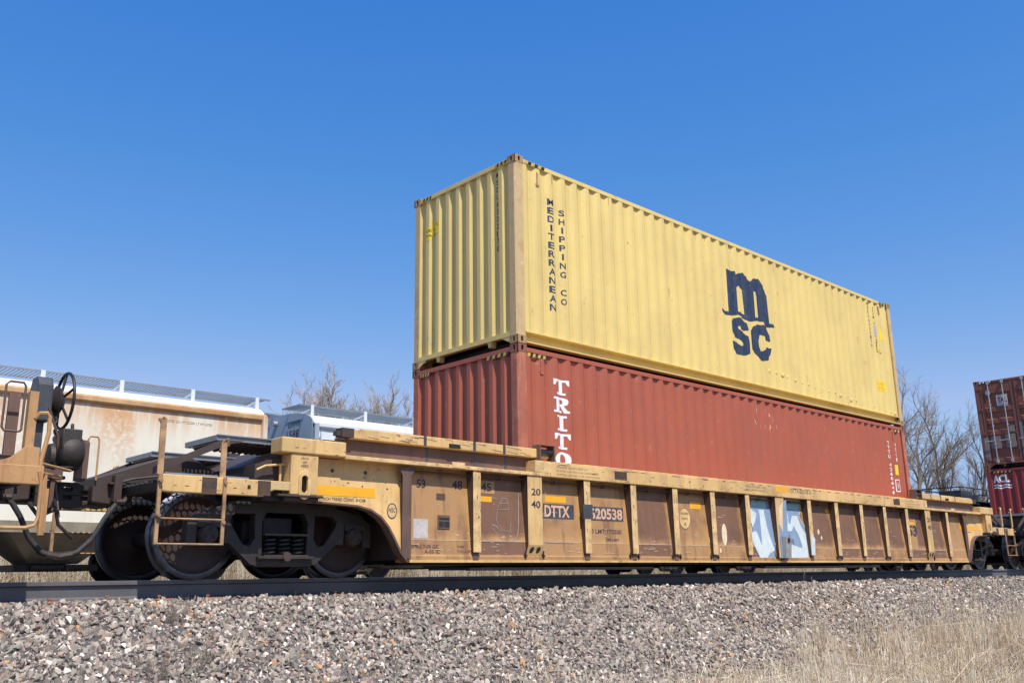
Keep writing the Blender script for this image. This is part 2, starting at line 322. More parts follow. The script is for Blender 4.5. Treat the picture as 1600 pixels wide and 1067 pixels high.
def letters(items, m, parent, d, plane='y', bold=0.0, drape=None, name='lettering', label=None):
    """items: (text, u, v, w, h) with u, v the lower left corner. plane y: faces -Y at y=d, u=x. plane x: faces -X at x=d, u=-y"""
    mb = MB()
    for body, u, v, w, h in items:
        vs, fs = text_verts(body, bold)
        if plane == 'y': mb.add([(u+a*w, d, v+b*h) for a, b in vs], fs)
        else: mb.add([(d, -(u+a*w), v+b*h) for a, b in vs], fs)
    me = mb.mesh(name, m)
    if drape: cut_drape(me, *drape)
    return link(name, me, parent, 0, None, label)
def decal(polys, m, parent, d, plane='y', drape=None, name='decal', label=None):
    mb = MB()
    for p in polys: mb.flat(p, plane, d)
    me = mb.mesh(name, m)
    if drape: cut_drape(me, *drape)
    return link(name, me, parent, 0, None, label)
def rect(x0, x1, z0, z1): return [(x0, z0), (x1, z0), (x1, z1), (x0, z1)]
def ellipse(cx, cz, rx, rz, n=24, t=0): return [(cx+rx*cos(2*pi*k/n)*cos(t)-rz*sin(2*pi*k/n)*sin(t), cz+rx*cos(2*pi*k/n)*sin(t)+rz*sin(2*pi*k/n)*cos(t)) for k in range(n)]

# outlines of the painted marks, in metres on the plane of the wall they are painted on
TR={"logo_m": [[5.425, 5.496],[5.478, 5.476],[5.712, 5.506],[5.722, 5.44],[5.855, 5.499],[5.987, 5.534],[6.009, 5.485],[6.247, 5.416],[6.293, 5.476],[6.371, 5.502],[6.526, 5.526],[6.572, 5.452],[6.729, 5.352],[6.788, 5.232],[6.8, 4.676],[6.883, 4.665],[6.939, 4.698],[7.011, 4.637],[6.884, 4.6],[6.594, 4.581],[6.569, 4.663],[6.437, 4.661],[6.283, 4.631],[6.038, 4.579],[5.899, 4.621],[5.706, 4.649],[5.463, 4.589],[5.229, 4.591],[5.183, 4.634],[5.186, 4.682],[5.237, 4.654],[5.417, 4.664]], "logo_m_h1": [[5.717, 5.187],[5.765, 5.223],[5.855, 5.231],[5.94, 5.191],[5.954, 4.705],[5.715, 4.713]], "logo_m_h2": [[6.286, 5.223],[6.35, 5.225],[6.436, 5.173],[6.435, 4.725],[6.282, 4.701]], "logo_s": [[5.468, 4.491],[5.517, 4.545],[5.718, 4.603],[5.877, 4.596],[5.988, 4.532],[6.016, 4.396],[5.764, 4.367],[5.748, 4.427],[5.707, 4.44],[5.689, 4.39],[5.738, 4.352],[5.902, 4.329],[5.996, 4.282],[6.017, 4.171],[6.008, 3.951],[5.927, 3.912],[5.761, 3.874],[5.537, 3.899],[5.465, 3.959],[5.45, 4.109],[5.635, 4.115],[5.733, 4.052],[5.788, 4.072],[5.788, 4.123],[5.68, 4.188],[5.527, 4.224],[5.466, 4.285]], "logo_c": [[6.121, 4.397],[6.231, 4.522],[6.35, 4.579],[6.56, 4.601],[6.702, 4.54],[6.782, 4.435],[6.79, 4.311],[6.581, 4.294],[6.564, 4.377],[6.473, 4.4],[6.373, 4.356],[6.319, 4.241],[6.331, 4.116],[6.405, 4.069],[6.5, 4.08],[6.563, 4.121],[6.576, 4.159],[6.804, 4.18],[6.773, 4.058],[6.606, 3.905],[6.376, 3.871],[6.307, 3.903],[6.147, 4.066],[6.087, 4.203]], "g_blue": [[5.488, 1.271],[6.017, 1.27],[6.171, 1.188],[6.129, 1.071],[6.129, 0.919],[6.175, 0.832],[6.174, 0.53],[6.117, 0.243],[5.653, 0.226],[5.523, 0.411],[5.403, 0.592]], "g_white1": [[5.461, 1.084],[5.672, 1.005],[5.506, 0.765],[5.402, 0.665]], "g_white2": [[5.715, 1.081],[5.884, 1.081],[5.946, 0.801],[6.068, 0.529],[6.139, 0.38],[5.965, 0.317],[5.859, 0.23],[5.677, 0.23],[5.524, 0.423],[5.403, 0.592],[5.425, 0.665],[5.567, 0.717],[5.628, 0.67],[5.736, 0.475],[5.734, 0.771]], "g_teal1": [[5.494, 1.234],[5.964, 1.23],[5.953, 1.08],[5.473, 1.084]], "g_blue2": [[6.672, 1.287],[7.126, 1.28],[7.116, 1.081],[7.053, 1.013],[7.267, 0.769],[7.3, 0.521],[7.276, 0.247],[6.742, 0.229],[6.5, 0.245]], "g_white3": [[6.648, 1.077],[6.723, 0.847],[6.801, 1.011],[7.003, 1.018],[7.098, 0.831],[7.253, 0.69],[7.269, 0.494],[7.278, 0.26],[6.744, 0.239],[6.514, 0.257],[6.568, 0.511],[6.859, 0.476],[7.088, 0.414],[7.01, 0.62],[6.842, 0.811],[6.776, 0.719],[6.614, 0.709]], "g_teal2": [[6.678, 1.261],[7.081, 1.245],[7.054, 1.092],[6.656, 1.13]], "g_post": [[6.021, 0.818],[6.128, 0.671],[6.206, 1.226],[6.32, 1.257],[6.267, 0.574],[5.989, 0.545]], "g_postw": [[6.044, 1.106],[6.204, 1.214],[6.141, 0.971],[6.13, 0.684],[6.021, 0.818]], "g_p2": [[7.088, 0.679],[7.214, 0.591],[7.171, 0.293],[7.043, 0.293]]}
# ------------------------------------------------------------------ the ground
def terrain_z(x, y):
    pts = [(-400, -2.2), (-30, -1.75), (-8, -1.50), (-4.0, -1.42), (-3.55, -1.28), (-1.62, -0.30), (-1.3, -0.225), (2.4, -0.235), (4.5, -0.95), (7.8, -0.95),
           (9.9, -0.225), (13.6, -0.225), (14.8, -0.35), (17.2, -0.3), (20.5, 0.55), (32, 1.1), (90, 1.4), (1500, 1.5)]
    for (a, za), (b, zb) in zip(pts, pts[1:]):
        if y <= b:
            t = max(0, min(1, (y-a)/(b-a))); return za+(zb-za)*t
    return 1.5
def sheet(name, xs, ys, m, dz=0, jit=0):
    mb = MB(); n = len(ys)
    vs = [(x, y, terrain_z(x, y)+dz+(random.uniform(-jit, jit) if jit else 0)) for x in xs for y in ys]
    mb.add(vs, [(i*n+j, (i+1)*n+j, (i+1)*n+j+1, i*n+j+1) for i in range(len(xs)-1) for j in range(n-1)])
    o = mb.build(name, m, None, True); o['kind'] = 'structure'; return o
def fr(a, b, n): return [a+(b-a)*i/n for i in range(n+1)]
sheet('ground', [-400, -120, -60]+fr(-40, 120, 60)+[160, 260, 500, 1500], [-400, -120, -60, -30, -20, -14, -8, -6, -5, -4.4, -4.0, -3.8, -3.55, -2.6, -1.62, -1.3, 0.5, 2.4, 4.5, 6, 7.8, 9.9, 11.5, 13.6, 14.8, 16, 17.2, 18.5, 20.5, 24, 32, 40, 60, 90, 200, 500, 1500], M['soil'])
sheet('ballast_bed', fr(-60, 140, 100), [-3.75, -3.55, -2.6, -1.62, -1.3, 0, 1.3, 2.4, 3.4, 4.5], M['gravel'], 0.012, .002)
sheet('far_ballast_bed', fr(-60, 140, 100), [7.8, 8.8, 9.9, 11.5, 13.6, 14.6], M['gravel'], 0.012, .002)

# ------------------------------------------------------------------ tracks
def track(y0, label, x0, x1, detail):
    t = thing('railway_track', label, 'railway track', (0, y0, 0), 'railway tracks')
    for s in (-1, 1):
        hd = [(-.0365, -.003), (-.030, 0), (.030, 0), (.0365, -.003), (.0375, -.036), (.009, -.05), (.009, -.148), (.020, -.162), (.076, -.172), (.076, -.184), (-.076, -.184), (-.076, -.172), (-.020, -.162), (-.009, -.148), (-.009, -.05), (-.0375, -.036)]
        r = MB(); r.prism([(s*0.754+y, z) for y, z in hd], 'x', x0, x1)
        o = r.build('rail', M['rail'], t)
        MB().box(x0, x1, s*0.754-.029, s*0.754+.029, 0.0005, 0.002).build('running_surface', M['railtop'], o)
    xs = [x0+0.2+0.52*i for i in range(int((x1-x0)/0.52))]
    tie = MB().box(-.115, .115, -1.3, 1.3, -.37, -.197).mesh('sleeper', M['tie'])
    pl = MB().prism([(-.19, -.196), (.19, -.196), (.19, -.188), (.09, -.1785), (-.09, -.1785), (-.19, -.188)], 'x', -.10, .10).mesh('tie_plate', M['plate'])
    sp = MB().box(-.008, .008, -.008, .008, -.2, -.152).box(-.017, .017, -.014, .022, -.160, -.146).mesh('rail_spike', M['plate'])
    n = 0
    near = [x for x in xs if detail[0] < x < detail[1]]
    for x in near:
        a = link('sleeper', tie, t, 0, (x+random.uniform(-.01, .01), random.uniform(-.03, .03), 0))
        if x < detail[2]:
            for s in (-1, 1):
                p = link('tie_plate', pl, t, 0, (x, s*0.754, 0))
                for u, v in ((-.055, -.093), (.05, .093)): link('rail_spike', sp, p, 0, (u, v, random.uniform(-.004, .012)))
    rest = MB()
    for x in xs:
        if x not in near: rest.box(x-.115, x+.115, -1.3, 1.3, -.37, -.197)
    o = rest.build('sleeper_row', M['tie'], t); o['kind'] = 'stuff'
    return t
track(0, 'near track whose dark rail runs right across the picture below the well cars', -60, 140, (-9, 40, 9))
track(11.9, 'far track half hidden under the hopper wagons behind the well cars', -60, 140, (-14, 20, -14))

# ------------------------------------------------------------------ shipping containers
CL, CW, CH = 12.192, 1.219, 2.896
def s_prof(x):       # side wall corrugation, outer at 0, inner at 1
    t = ((x-0.17) % 0.278)/0.278
    a, b, c = .26, .50, .76
    if t < a: return 0.0
    if t < b: return (t-a)/(b-a)
    if t < c: return 1.0
    return 1-(t-c)/(1-c)
def s_breaks(x0, x1):
    out = []; k = 0
    while 0.17+0.278*k < x1:
        for f in (0, .26, .50, .76):
            x = 0.17+0.278*(k+f)
            if x0 < x < x1: out.append(x)
        k += 1
    return out
SY0, SY1 = -1.212, -1.176
def side_y(x): return SY0+(SY1-SY0)*s_prof(x)
EP0 = -1.045
def e_prof(y):
    t = ((y-EP0) % 0.25)/0.25
    a, b, c = .30, .50, .80
    if t < a: return 1.0
    if t < b: return 1-(t-a)/(b-a)
    if t < c: return 0.0
    return (t-c)/(1-c)
def e_breaks():
    return [EP0+0.25*(k+f) for k in range(-1, 10) for f in (0, .30, .50, .80) if -1.07 < EP0+0.25*(k+f) < 1.07]
EX0, EX1 = 0.012, 0.058
def end_x(y): return EX0+(EX1-EX0)*e_prof(y)
S_DR = (0, s_breaks(0.1, 12.1), lambda v: setattr(v.co, 'y', side_y(v.co.x)-0.0025))
E_DR = (1, e_breaks(), lambda v: setattr(v.co, 'x', end_x(v.co.y)-0.0025))
def oblong(cx, cz, rx, rz): return [(cx+rx*cos(a)*(1 if abs(cos(a)) < .99 else 1), cz+(rz-rx)*(1 if sin(a) > 0 else -1)+rx*sin(a)) for a in [2*pi*(k+.5)/14 for k in range(14)]]
def casting_mesh(m, sx, sy):
    b = MB(); x1, y1, h = .178*sx, .162*sy, .118
    rx = (0, x1)
    b.prism([rect(min(rx), max(rx), 0, h), oblong(x1*.5, h*.52, .022, .042)], 'y', 0, .014*sy)
    ry = (0, y1)
    b.prism([rect(min(ry[0], ry[1]), max(ry), 0, h), oblong(y1*.5, h*.52, .022, .042)], 'x', 0, .014*sx)
    b.box(.014*sx, x1, .014*sy, y1, 0.001, .014).box(.014*sx, x1, .014*sy, y1, h-.014, h-.001)
    b.box(x1-.01*sx, x1-.001*sx, .014*sy, y1, .014, h-.014).box(.014*sx, x1-.01*sx, y1-.01*sy, y1-.001*sy, .014, h-.014)
    return b.mesh('corner_casting', m)
def container(loc, label, body, worn, castm, door=False, group='shipping containers stacked in the well cars'):
    c = thing('shipping_container', label, 'container', loc, group)
    for ex, sx in ((0, 1), (CL, -1)):
        for ey, sy in ((-CW, 1), (CW, -1)):
            me = casting_mesh(castm, sx, sy)
            for z in (0, CH-.118): link('corner_casting', me, c, 0, (ex, ey, z))
            p = [(ex+sx*.004, ey+sy*.03), (ex+sx*.03, ey+sy*.004), (ex+sx*.165, ey+sy*.004), (ex+sx*.165, ey+sy*.03), (ex+sx*.06, ey+sy*.07), (ex+sx*.03, ey+sy*.15), (ex+sx*.004, ey+sy*.15)]
            MB().prism(p, 'z', .1185, CH-.1185).build('corner_post', worn, c)
    for sy in (1, -1):
        ys = []; b = MB()
        xs = [.13]+s_breaks(.16, CL-.16)+[CL-.13]
        pf = [(x, side_y(x)*1.0) for x in xs]
        if sy < 0: pf = [(x, -y) for x, y in pf]
        vs = [(x, y, z) for x, y in pf for z in (.185, CH-.085)]
        vs += [(x, y+.004*sy, z) for x, y in pf for z in (.185, CH-.085)]
        n = len(pf)
        b.add(vs, [(2*i, 2*i+2, 2*i+3, 2*i+1) for i in range(n-1)]+[(2*n+2*i, 2*n+2*i+1, 2*n+2*i+3, 2*n+2*i+2) for i in range(n-1)])
        b.build('side_panel', body, c)
        f = -CW*sy
        MB().box(.179, CL-.179, f+.003*sy, f+.07*sy, CH-.105, CH-.040).build('top_side_rail', body, c, bevel=.004)
        MB().box(.179, CL-.179, f+.001*sy, f+.12*sy, .176, .194).box(.179, CL-.179, f+.108*sy, f+.118*sy, .040, .176).box(.179, CL-.179, f+.001*sy, f+.118*sy, .022, .040).build('bottom_side_rail', body, c)
    for ex, sx in ((0, 1), (CL, -1)):
        MB().box(min(ex+.004*sx, ex+.09*sx), max(ex+.004*sx, ex+.09*sx), -CW+.163, CW-.163, CH-.10, CH-.030).build('top_end_rail', body, c, bevel=.004)
        MB().box(min(ex+.006*sx, ex+.09*sx), max(ex+.006*sx, ex+.09*sx), -CW+.163, CW-.163, .115, .185).build('bottom_end_rail', body, c)
        if ex > 0 or not door:
            ys = [-1.075]+e_breaks()+[1.075]
            vs = []
            for off in (0, .004):
                for y in ys:
                    for z in (.18, CH-.08): vs.append((ex+sx*(end_x(y)+off), y, z))
            n = len(ys); b = MB()
            b.add(vs, [(2*i, 2*i+2, 2*i+3, 2*i+1) for i in range(n-1)]+[(2*n+2*i, 2*n+2*i+1, 2*n+2*i+3, 2*n+2*i+2) for i in range(n-1)])
            b.build('end_panel', body, c)
    MB().box(.05, CL-.05, -CW+.03, CW-.03, CH-.06, CH-.05).build('roof_panel', body, c)
    fl = MB().box(.6, CL-.1, -1.09, 1.09, .13, .15)
    for k in range(40): fl.box(.3+k*.3, .34+k*.3, -1.09, 1.09, .045, .13)
    fl.box(.1, .6, -1.09, 1.09, .19, .2)
    fl.build('underframe', M['black'], c)
    for s in (-1, 1):
        MB().prism([(s*1.057, .115), (s*.86, .115), (s*1.057, .02)], 'x', .01, .022).build('gusset', body, c)
        MB().prism([(s*.60+.045, .115), (s*.60-.045, .115), (s*.60-.03, .03), (s*.60+.02, .03)], 'x', .02, .12).build('hanger_bracket', body, c)
    return c
def hazard(c, u0, u1, z0, z1, plane, d, n=4, light=None):
    """slanted black and yellow edge marking"""
    w = (u1-u0)/n; sl = (z1-z0)*.7
    ye, bl = [], []
    for k in range(n):
        a = u0+k*w
        ye.append([(a, z0), (a+w*.5, z0), (a+w*.5+sl*.5, z1), (a+sl*.5, z1)]); bl.append([(a+w*.5, z0), (a+w, z0), (a+w+sl*.5, z1), (a+w*.5+sl*.5, z1)])
    for nm, ps, m in (('hazard_stripe', ye, light or M['hazard']), ('hazard_stripe', bl, M['black'])):
        decal([[(p if plane == 'y' else (-p[0], p[1])) for p in q] for q in ps], m, c, d, plane, name=nm)

TB = 3.2
yel = container((0, 0, TB), 'long yellow shipping container with navy logo riding on top of the red-brown one', M['yellow'], M['yellow_worn'], M['yellow_cast'])
red = container((0, 0, TB-CH-.012), 'red-brown shipping container with white serif lettering sitting in the well under the yellow one', M['red'], M['red_worn'], M['red_cast'])
def up(pts, dz=-TB): return [(x, z+dz) for x, z in pts]
# yellow container lettering
lt = []
for i, ch in enumerate('MEDITERRANEAN'):
    w = .045 if ch == 'I' else .125
    lt.append((ch, .755-w/2, 5.468-TB-i*.1395, w, .104))
letters(lt, M['navy'], yel, 0, bold=.02, drape=S_DR)
lt = []
for i, ch in enumerate('SHIPPING CO'):
    if ch != ' ':
        w = .03 if ch == 'I' else .10
        lt.append((ch, .997-w/2, 5.355-TB-i*.1425, w, .098))
letters(lt, M['navy'], yel, 0, bold=.02, drape=S_DR)
decal([[up(TR['logo_m']), up(TR['logo_m_h1']), up(TR['logo_m_h2'])]], M['navy'], yel, 0, drape=S_DR, name='logo', label='tall navy m of the logo')
decal([up(TR['logo_s'])], M['navy'], yel, 0, drape=S_DR, name='logo'); decal([up(TR['logo_c'])], M['navy'], yel, 0, drape=S_DR, name='logo')
letters([(ch, .752, 5.86-TB-i*.118, .055 if ch != '1' else .02, .085) for i, ch in enumerate('MSDU6332170')], M['ink'], yel, 0, 'x', .01, E_DR)
letters([(ch, 11.04-.03, 5.86-TB-i*.098, .05, .07) for i, ch in enumerate('MSDU6332170')], M['ink'], yel, 0, bold=.01, drape=S_DR)
letters([(ch, 11.30-.03, 5.82-TB-i*.075, .035, .05) for i, ch in enumerate('45G1 MAX30480')if ch != ' '], M['ink'], yel, 0, drape=S_DR)
decal([rect(11.52, 11.64, 5.12-TB, 5.38-TB)], M['sticker'], yel, 0, drape=S_DR, name='sticker')
decal([[(11.27, 4.80-TB), (11.53, 4.80-TB), (11.29, 5.12-TB)]], M['ink'], yel, 0, drape=(0, S_DR[1], lambda v: setattr(v.co, 'y', side_y(v.co.x)-.0015)), name='sticker')
decal([[(11.285, 4.812-TB), (11.50, 4.812-TB), (11.30, 5.085-TB)]], M['sticker'], yel, 0, drape=S_DR, name='sticker')
decal([rect(11.18, 11.53, 3.90-TB, 4.13-TB)], M['sticker'], yel, 0, drape=S_DR, name='sticker')
letters([('EMPTY', 11.22, 4.03-TB, .27, .06), ('RETURN', 11.22, 3.94-TB, .27, .055)], M['orange'], yel, 0, drape=(0, S_DR[1], lambda v: setattr(v.co, 'y', side_y(v.co.x)-.004)))
decal([rect(11.26, 11.36, 5.18-TB, 5.42-TB)], M['whitebox'], yel, 0, drape=S_DR, name='sticker')
# orange sticker on the end
sk = decal([[(.58, 5.37-TB), (.80, 5.37-TB), (.80, 5.59-TB), (.58, 5.59-TB)], [(.80, 5.30-TB), (.93, 5.30-TB), (.93, 5.52-TB), (.80, 5.52-TB)]], M['sticker'], yel, 0, 'x', E_DR, 'sticker')
letters([('CE 12', -.90, 5.44-TB, .22, .05), ('9.6 29', -.90, 5.36-TB, .22, .045), ('HC', -.70, 5.5-TB, .1, .05)], M['ink'], yel, 0, 'x', .01, (1, e_breaks(), lambda v: setattr(v.co, 'x', end_x(v.co.y)-.004)))
for a, b in ((-.77, -1.03), (.78, 1.03)): hazard(yel, min(-a, -b), max(-a, -b), CH-.092, CH-.040, 'x', .0015, 3)
hazard(yel, .20, .62, CH-.10, CH-.046, 'y', -CW-.0005, 3); hazard(yel, CL-.62, CL-.20, CH-.10, CH-.046, 'y', -CW-.0005, 3)
# dents along the lower edge of the yellow side, and scrapes
dm = MB()
for i in range(22):
    x = 6.6+i*.25+random.uniform(-.04, .04); z = .50-.012*i+random.uniform(-.02, .03)
    if i in (12, 15): continue
    s_ = random.uniform(.6, 1.2); y = side_y(x)
    prof = [(.045*s_, 0), (.036*s_, -.008), (.018*s_, -.014), (.001, -.016)]
    dm.lathe(prof, (x, y+.004, z), 'y', 9)
dm.build('dented_rib', M['yellow'], yel, True)
def scrapes(parent, m, n, x0, x1, z0, z1, sz, drape, seed, plane='y', d=0, vert=False):
    r = random.Random(seed); ps = []
    for _ in range(n):
        x, z = r.uniform(x0, x1), r.uniform(z0, z1); l = sz*r.uniform(.3, 1.4); h = sz*r.uniform(.05, .22); a = r.uniform(-.35, .35)+(pi/2 if vert else 0)
        p = [(-l/2, 0), (-l/4, h/2), (l/5, h*.35), (l/2, 0), (l/6, -h/2), (-l/4, -h*.3)]
        ps.append([(x+u*cos(a)-v*sin(a), z+u*sin(a)+v*cos(a)) for u, v in p])
    decal(ps, m, parent, d, plane, drape, 'scrape')['kind'] = 'stuff'
scrapes(yel, M['yellow_worn'], 16, .2, 11.9, .2, 1.2, .05, S_DR, 3, vert=True)
scrapes(yel, M['whitebox'], 9, 7.6, 10.6, .3, .55, .07, S_DR, 5)
scrapes(yel, M['whitebox'], 5, .70, .98, .35, .6, .10, (1, e_breaks(), E_DR[2]), 8, 'x', 0, True)
for nm, c_ in (('a', yel), ('b', red)):
    m_ = M['yellow_cast'] if c_ is yel else M['red_worn']
    MB().box(.455, .485, -1.222, -1.185, 2.53, 2.72).box(.44, .50, -1.226, -1.2, 2.50, 2.54).build('vent_cover', m_, c_)
    MB().box(11.55, 11.59, -1.222, -1.185, 2.53, 2.72).build('vent_cover', m_, c_)
r9 = random.Random(31)
for c_, m_, n_ in ((yel, 'yellow_cast', 26), (red, 'red_worn', 22)):     # rust weeping from the top rail and welds
    ps = []
    for _ in range(n_):
        x = r9.uniform(.2, 12); z = r9.choice((2.78, 2.78, 2.78, r9.uniform(.3, 2.5))); l = r9.uniform(.05, .28); w = r9.uniform(.004, .011)
        ps.append([(x-w, z), (x+w, z), (x+w*.5, z-l*.6), (x+.001, z-l), (x-w*.5, z-l*.5)])
    decal(ps, M[m_], c_, 0, 'y', S_DR, 'rust_run')['kind'] = 'stuff'
# red container lettering: slab serif capitals stacked down the side
def glyph(ch):
    if ch == 'T': return [[(0, 1), (1, 1), (1, .62), (.90, .62), (.80, .86), (.64, .86), (.64, .14), (.80, .14), (.80, 0), (.20, 0), (.20, .14), (.36, .14), (.36, .86), (.20, .86), (.10, .62), (0, .62)]]
    if ch == 'I': return [[(.18, 1), (.82, 1), (.82, .86), (.66, .86), (.66, .14), (.82, .14), (.82, 0), (.18, 0), (.18, .14), (.34, .14), (.34, .86), (.18, .86)]]
    if ch == 'R': return [[(0, 1), (.68, 1), (.86, .93), (.93, .75), (.86, .56), (.70, .47), (.86, .16), (1, .14), (1, 0), (.72, 0), (.48, .44), (.42, .44), (.42, .14), (.56, .14), (.56, 0), (0, 0), (0, .14), (.14, .14), (.14, .86), (0, .86)],
                          [(.42, .86), (.58, .86), (.65, .72), (.58, .57), (.42, .57)]]
    if ch == 'O': return [ellipse(.5, .5, .5, .5, 26), ellipse(.5, .5, .21, .36, 22)]
    if ch == 'N': return [[(0, 1), (.3, 1), (.75, .4), (.75, .86), (.62, .86), (.62, 1), (1, 1), (1, .86), (.9, .86), (.9, 0), (.75, 0), (.24, .66), (.24, .14), (.38, .14), (.38, 0), (0, 0), (0, .14), (.1, .14), (.1, .86), (0, .86)]]
RZ = -(TB-CH-.012)
ps = []
for i, ch in enumerate('TRITON'):
    x0, w = .715, .325
    z0 = 2.545-.2645*i+RZ
    ps.append([[(x0+u*w, z0+v*.225) for u, v in lp] for lp in glyph(ch)])
mbk = MB()
for p in ps: mbk.flat(p, 'y', 0)
me = mbk.mesh('lettering', M['white']); cut_drape(me, *S_DR); link('lettering', me, red)
letters([(ch, .800, 2.74+RZ-i*.131 - (.06 if i > 3 else 0), .045 if ch not in 'I1' else .02, .10) for i, ch in enumerate('TTTU4260646')], M['letter_gray'], red, 0, 'x', .015, E_DR)
letters([(ch, 11.26, 2.70+RZ-i*.100 - (.08 if i > 3 else 0), .07 if ch not in 'I1' else .03, .075) for i, ch in enumerate('TTTU4260646')], M['white'], red, 0, bold=.02, drape=S_DR)
letters([(ch, 11.60, 2.68+RZ-i*.11, .05, .085) for i, ch in enumerate('45G1')], M['white'], red, 0, bold=.02, drape=S_DR)
decal([rect(11.53, 11.66, 2.05+RZ, 2.27+RZ)], M['sticker'], red, 0, drape=S_DR, name='sticker')
decal([[(11.50, 1.28+RZ), (11.66, 1.28+RZ), (11.58, 1.52+RZ)]], M['sticker'], red, 0, drape=S_DR, name='sticker')
decal([[rect(11.50, 11.64, 1.68+RZ, 1.95+RZ), rect(11.517, 11.623, 1.70+RZ, 1.93+RZ)]], M['white'], red, 0, drape=S_DR, name='placard_frame')
letters([('H', 11.55, 1.75+RZ, .04, .13)], M['white'], red, 0, drape=S_DR)
for a, b in ((.55, 1.02), (-1.03, -.78)): hazard(red, a, b, CH-.142, CH-.092, 'x', .003, 4)
hazard(red, .19, .60, CH-.165, CH-.115, 'y', -CW+.004, 4); hazard(red, CL-.52, CL-.20, CH-.165, CH-.115, 'y', -CW+.004, 2)
scrapes(red, M['letter_tan'], 14, 6.0, 7.3, 2.30, 2.60, .12, S_DR, 11, vert=True)
scrapes(red, M['red_worn'], 26, .2, 12, .9, 2.7, .05, S_DR, 12, vert=True)

# the two containers of the next wagon
XN = 23.45
bro = container((XN, 0, TB), 'rusty brown shipping container showing its barred doors at the right edge of the picture', M['brown'], M['brown'], M['red_cast'], True)
acl = container((XN, 0, TB-CH-.012), 'maroon shipping container with white wave logo on its end, under the one with barred doors', M['maroon'], M['maroon'], M['red_cast'])
def door_leaf(y0, y1):
    zz = [(.20, .02), (.30, .02), (.33, .055), (.62, .055), (.68, .02), (.80, .02), (.83, .055), (1.02, .055), (1.08, .02), (1.20, .02), (1.23, .055), (1.40, .055), (1.46, .02), (1.58, .02), (1.61, .055), (1.78, .055), (1.84, .02), (1.96, .02), (1.99, .055), (2.40, .055), (2.46, .02), (2.78, .02)]
    d = MB().prism([(.02, .2), *[(x, z) for z, x in zz], (.07, 2.78), (.07, .2)][1:], 'y', y0+.09, y1-.09)
    d.box(.012, .07, y0, y0+.09, .2, 2.79).box(.012, .07, y1-.09, y1, .2, 2.79)
    return d
for a, b in ((-1.05, -.008), (.008, 1.05)):
    dl = door_leaf(a, b).build('door', M['brown'], bro)
    MB().box(.005, .02, a-.006 if a < 0 else b-.004, a+.004 if a < 0 else b+.012, .2, 2.79).build('gasket', M['black'], dl)
    MB().box(.004, .02, (b if a < 0 else a)-.007, (b if a < 0 else a)+.007, .2, 2.79).build('gasket', M['black'], dl)
    for f in (.27, .70):
        y = b-(b-a)*f if a < 0 else a+(b-a)*(1-f)
        bar = MB().tube([(-.03, y, .12), (-.03, y, 2.84)], .017, 8)
        for z in (.16, 2.74): bar.box(-.05, .01, y-.035, y+.035, z, z+.10)
        for z in (.75, 1.35, 2.05): bar.box(-.035, .012, y-.028, y+.028, z, z+.035)
        ob = bar.build('locking_bar', M['chain'], dl)
        MB().box(-.062, -.045, y-.02, y+.30, .86, .89).build('handle', M['chain'], ob)
    for z in (.3, 1.1, 1.9, 2.6):
        MB().box(-.012, .03, (a-.09) if a < 0 else b-.03, (a+.03) if a < 0 else b+.09, z, z+.07).build('hinge', M['brown'], dl)
for (y0, y1, z0, z1, m_) in ((.60, .90, .62, 1.02, 'patch'), (.15, .45, .62, 1.05, 'patch'), (.14, .30, 1.12, 1.32, 'patch'), (.97, 1.12, .25, 1.0, 'patch'), (-.12, -.02, .2, 1.4, 'patch')):
    MB().box(.002, .0195, y0, y1, z0, z1).build('primer_patch', M[m_], bro)
MB().box(.006, .0115, .22, .56, 1.99, 2.36).build('placard', M['whitebox'], bro)
letters([('TAL', -.53, 2.10, .28, .17)], M['sticker' if False else 'maroon'], bro, .004, 'x', .03)
MB().box(.005, .011, .22, .56, 1.98, 2.03).build('placard_edge', M['g_mid'], bro)
decal([ellipse(.80, 2.47, .085, .085)], M['g_mid'], bro, .01, 'x', None, 'round_sticker')
hazard(bro, -1.03, -.62, CH-.092, CH-.042, 'x', .0015, 4, M['white'])
hazard(acl, -.98, -.40, CH-.15, CH-.095, 'x', .003, 5)
letters([('ACL', -1.03, 2.72-(TB-CH-.012), .52, .26)], M['white'], acl, 0, 'x', .04, (1, e_breaks(), E_DR[2]))
wv = []
for z in (2.66, 2.58):
    top = [(-(-1.03+.055*k), z-(TB-CH-.012)+.016*sin(k*1.15)) for k in range(11)]
    wv.append(top+[(u, v-.042) for u, v in reversed(top)])
decal(wv, M['white'], acl, 0, 'x', E_DR, 'logo')

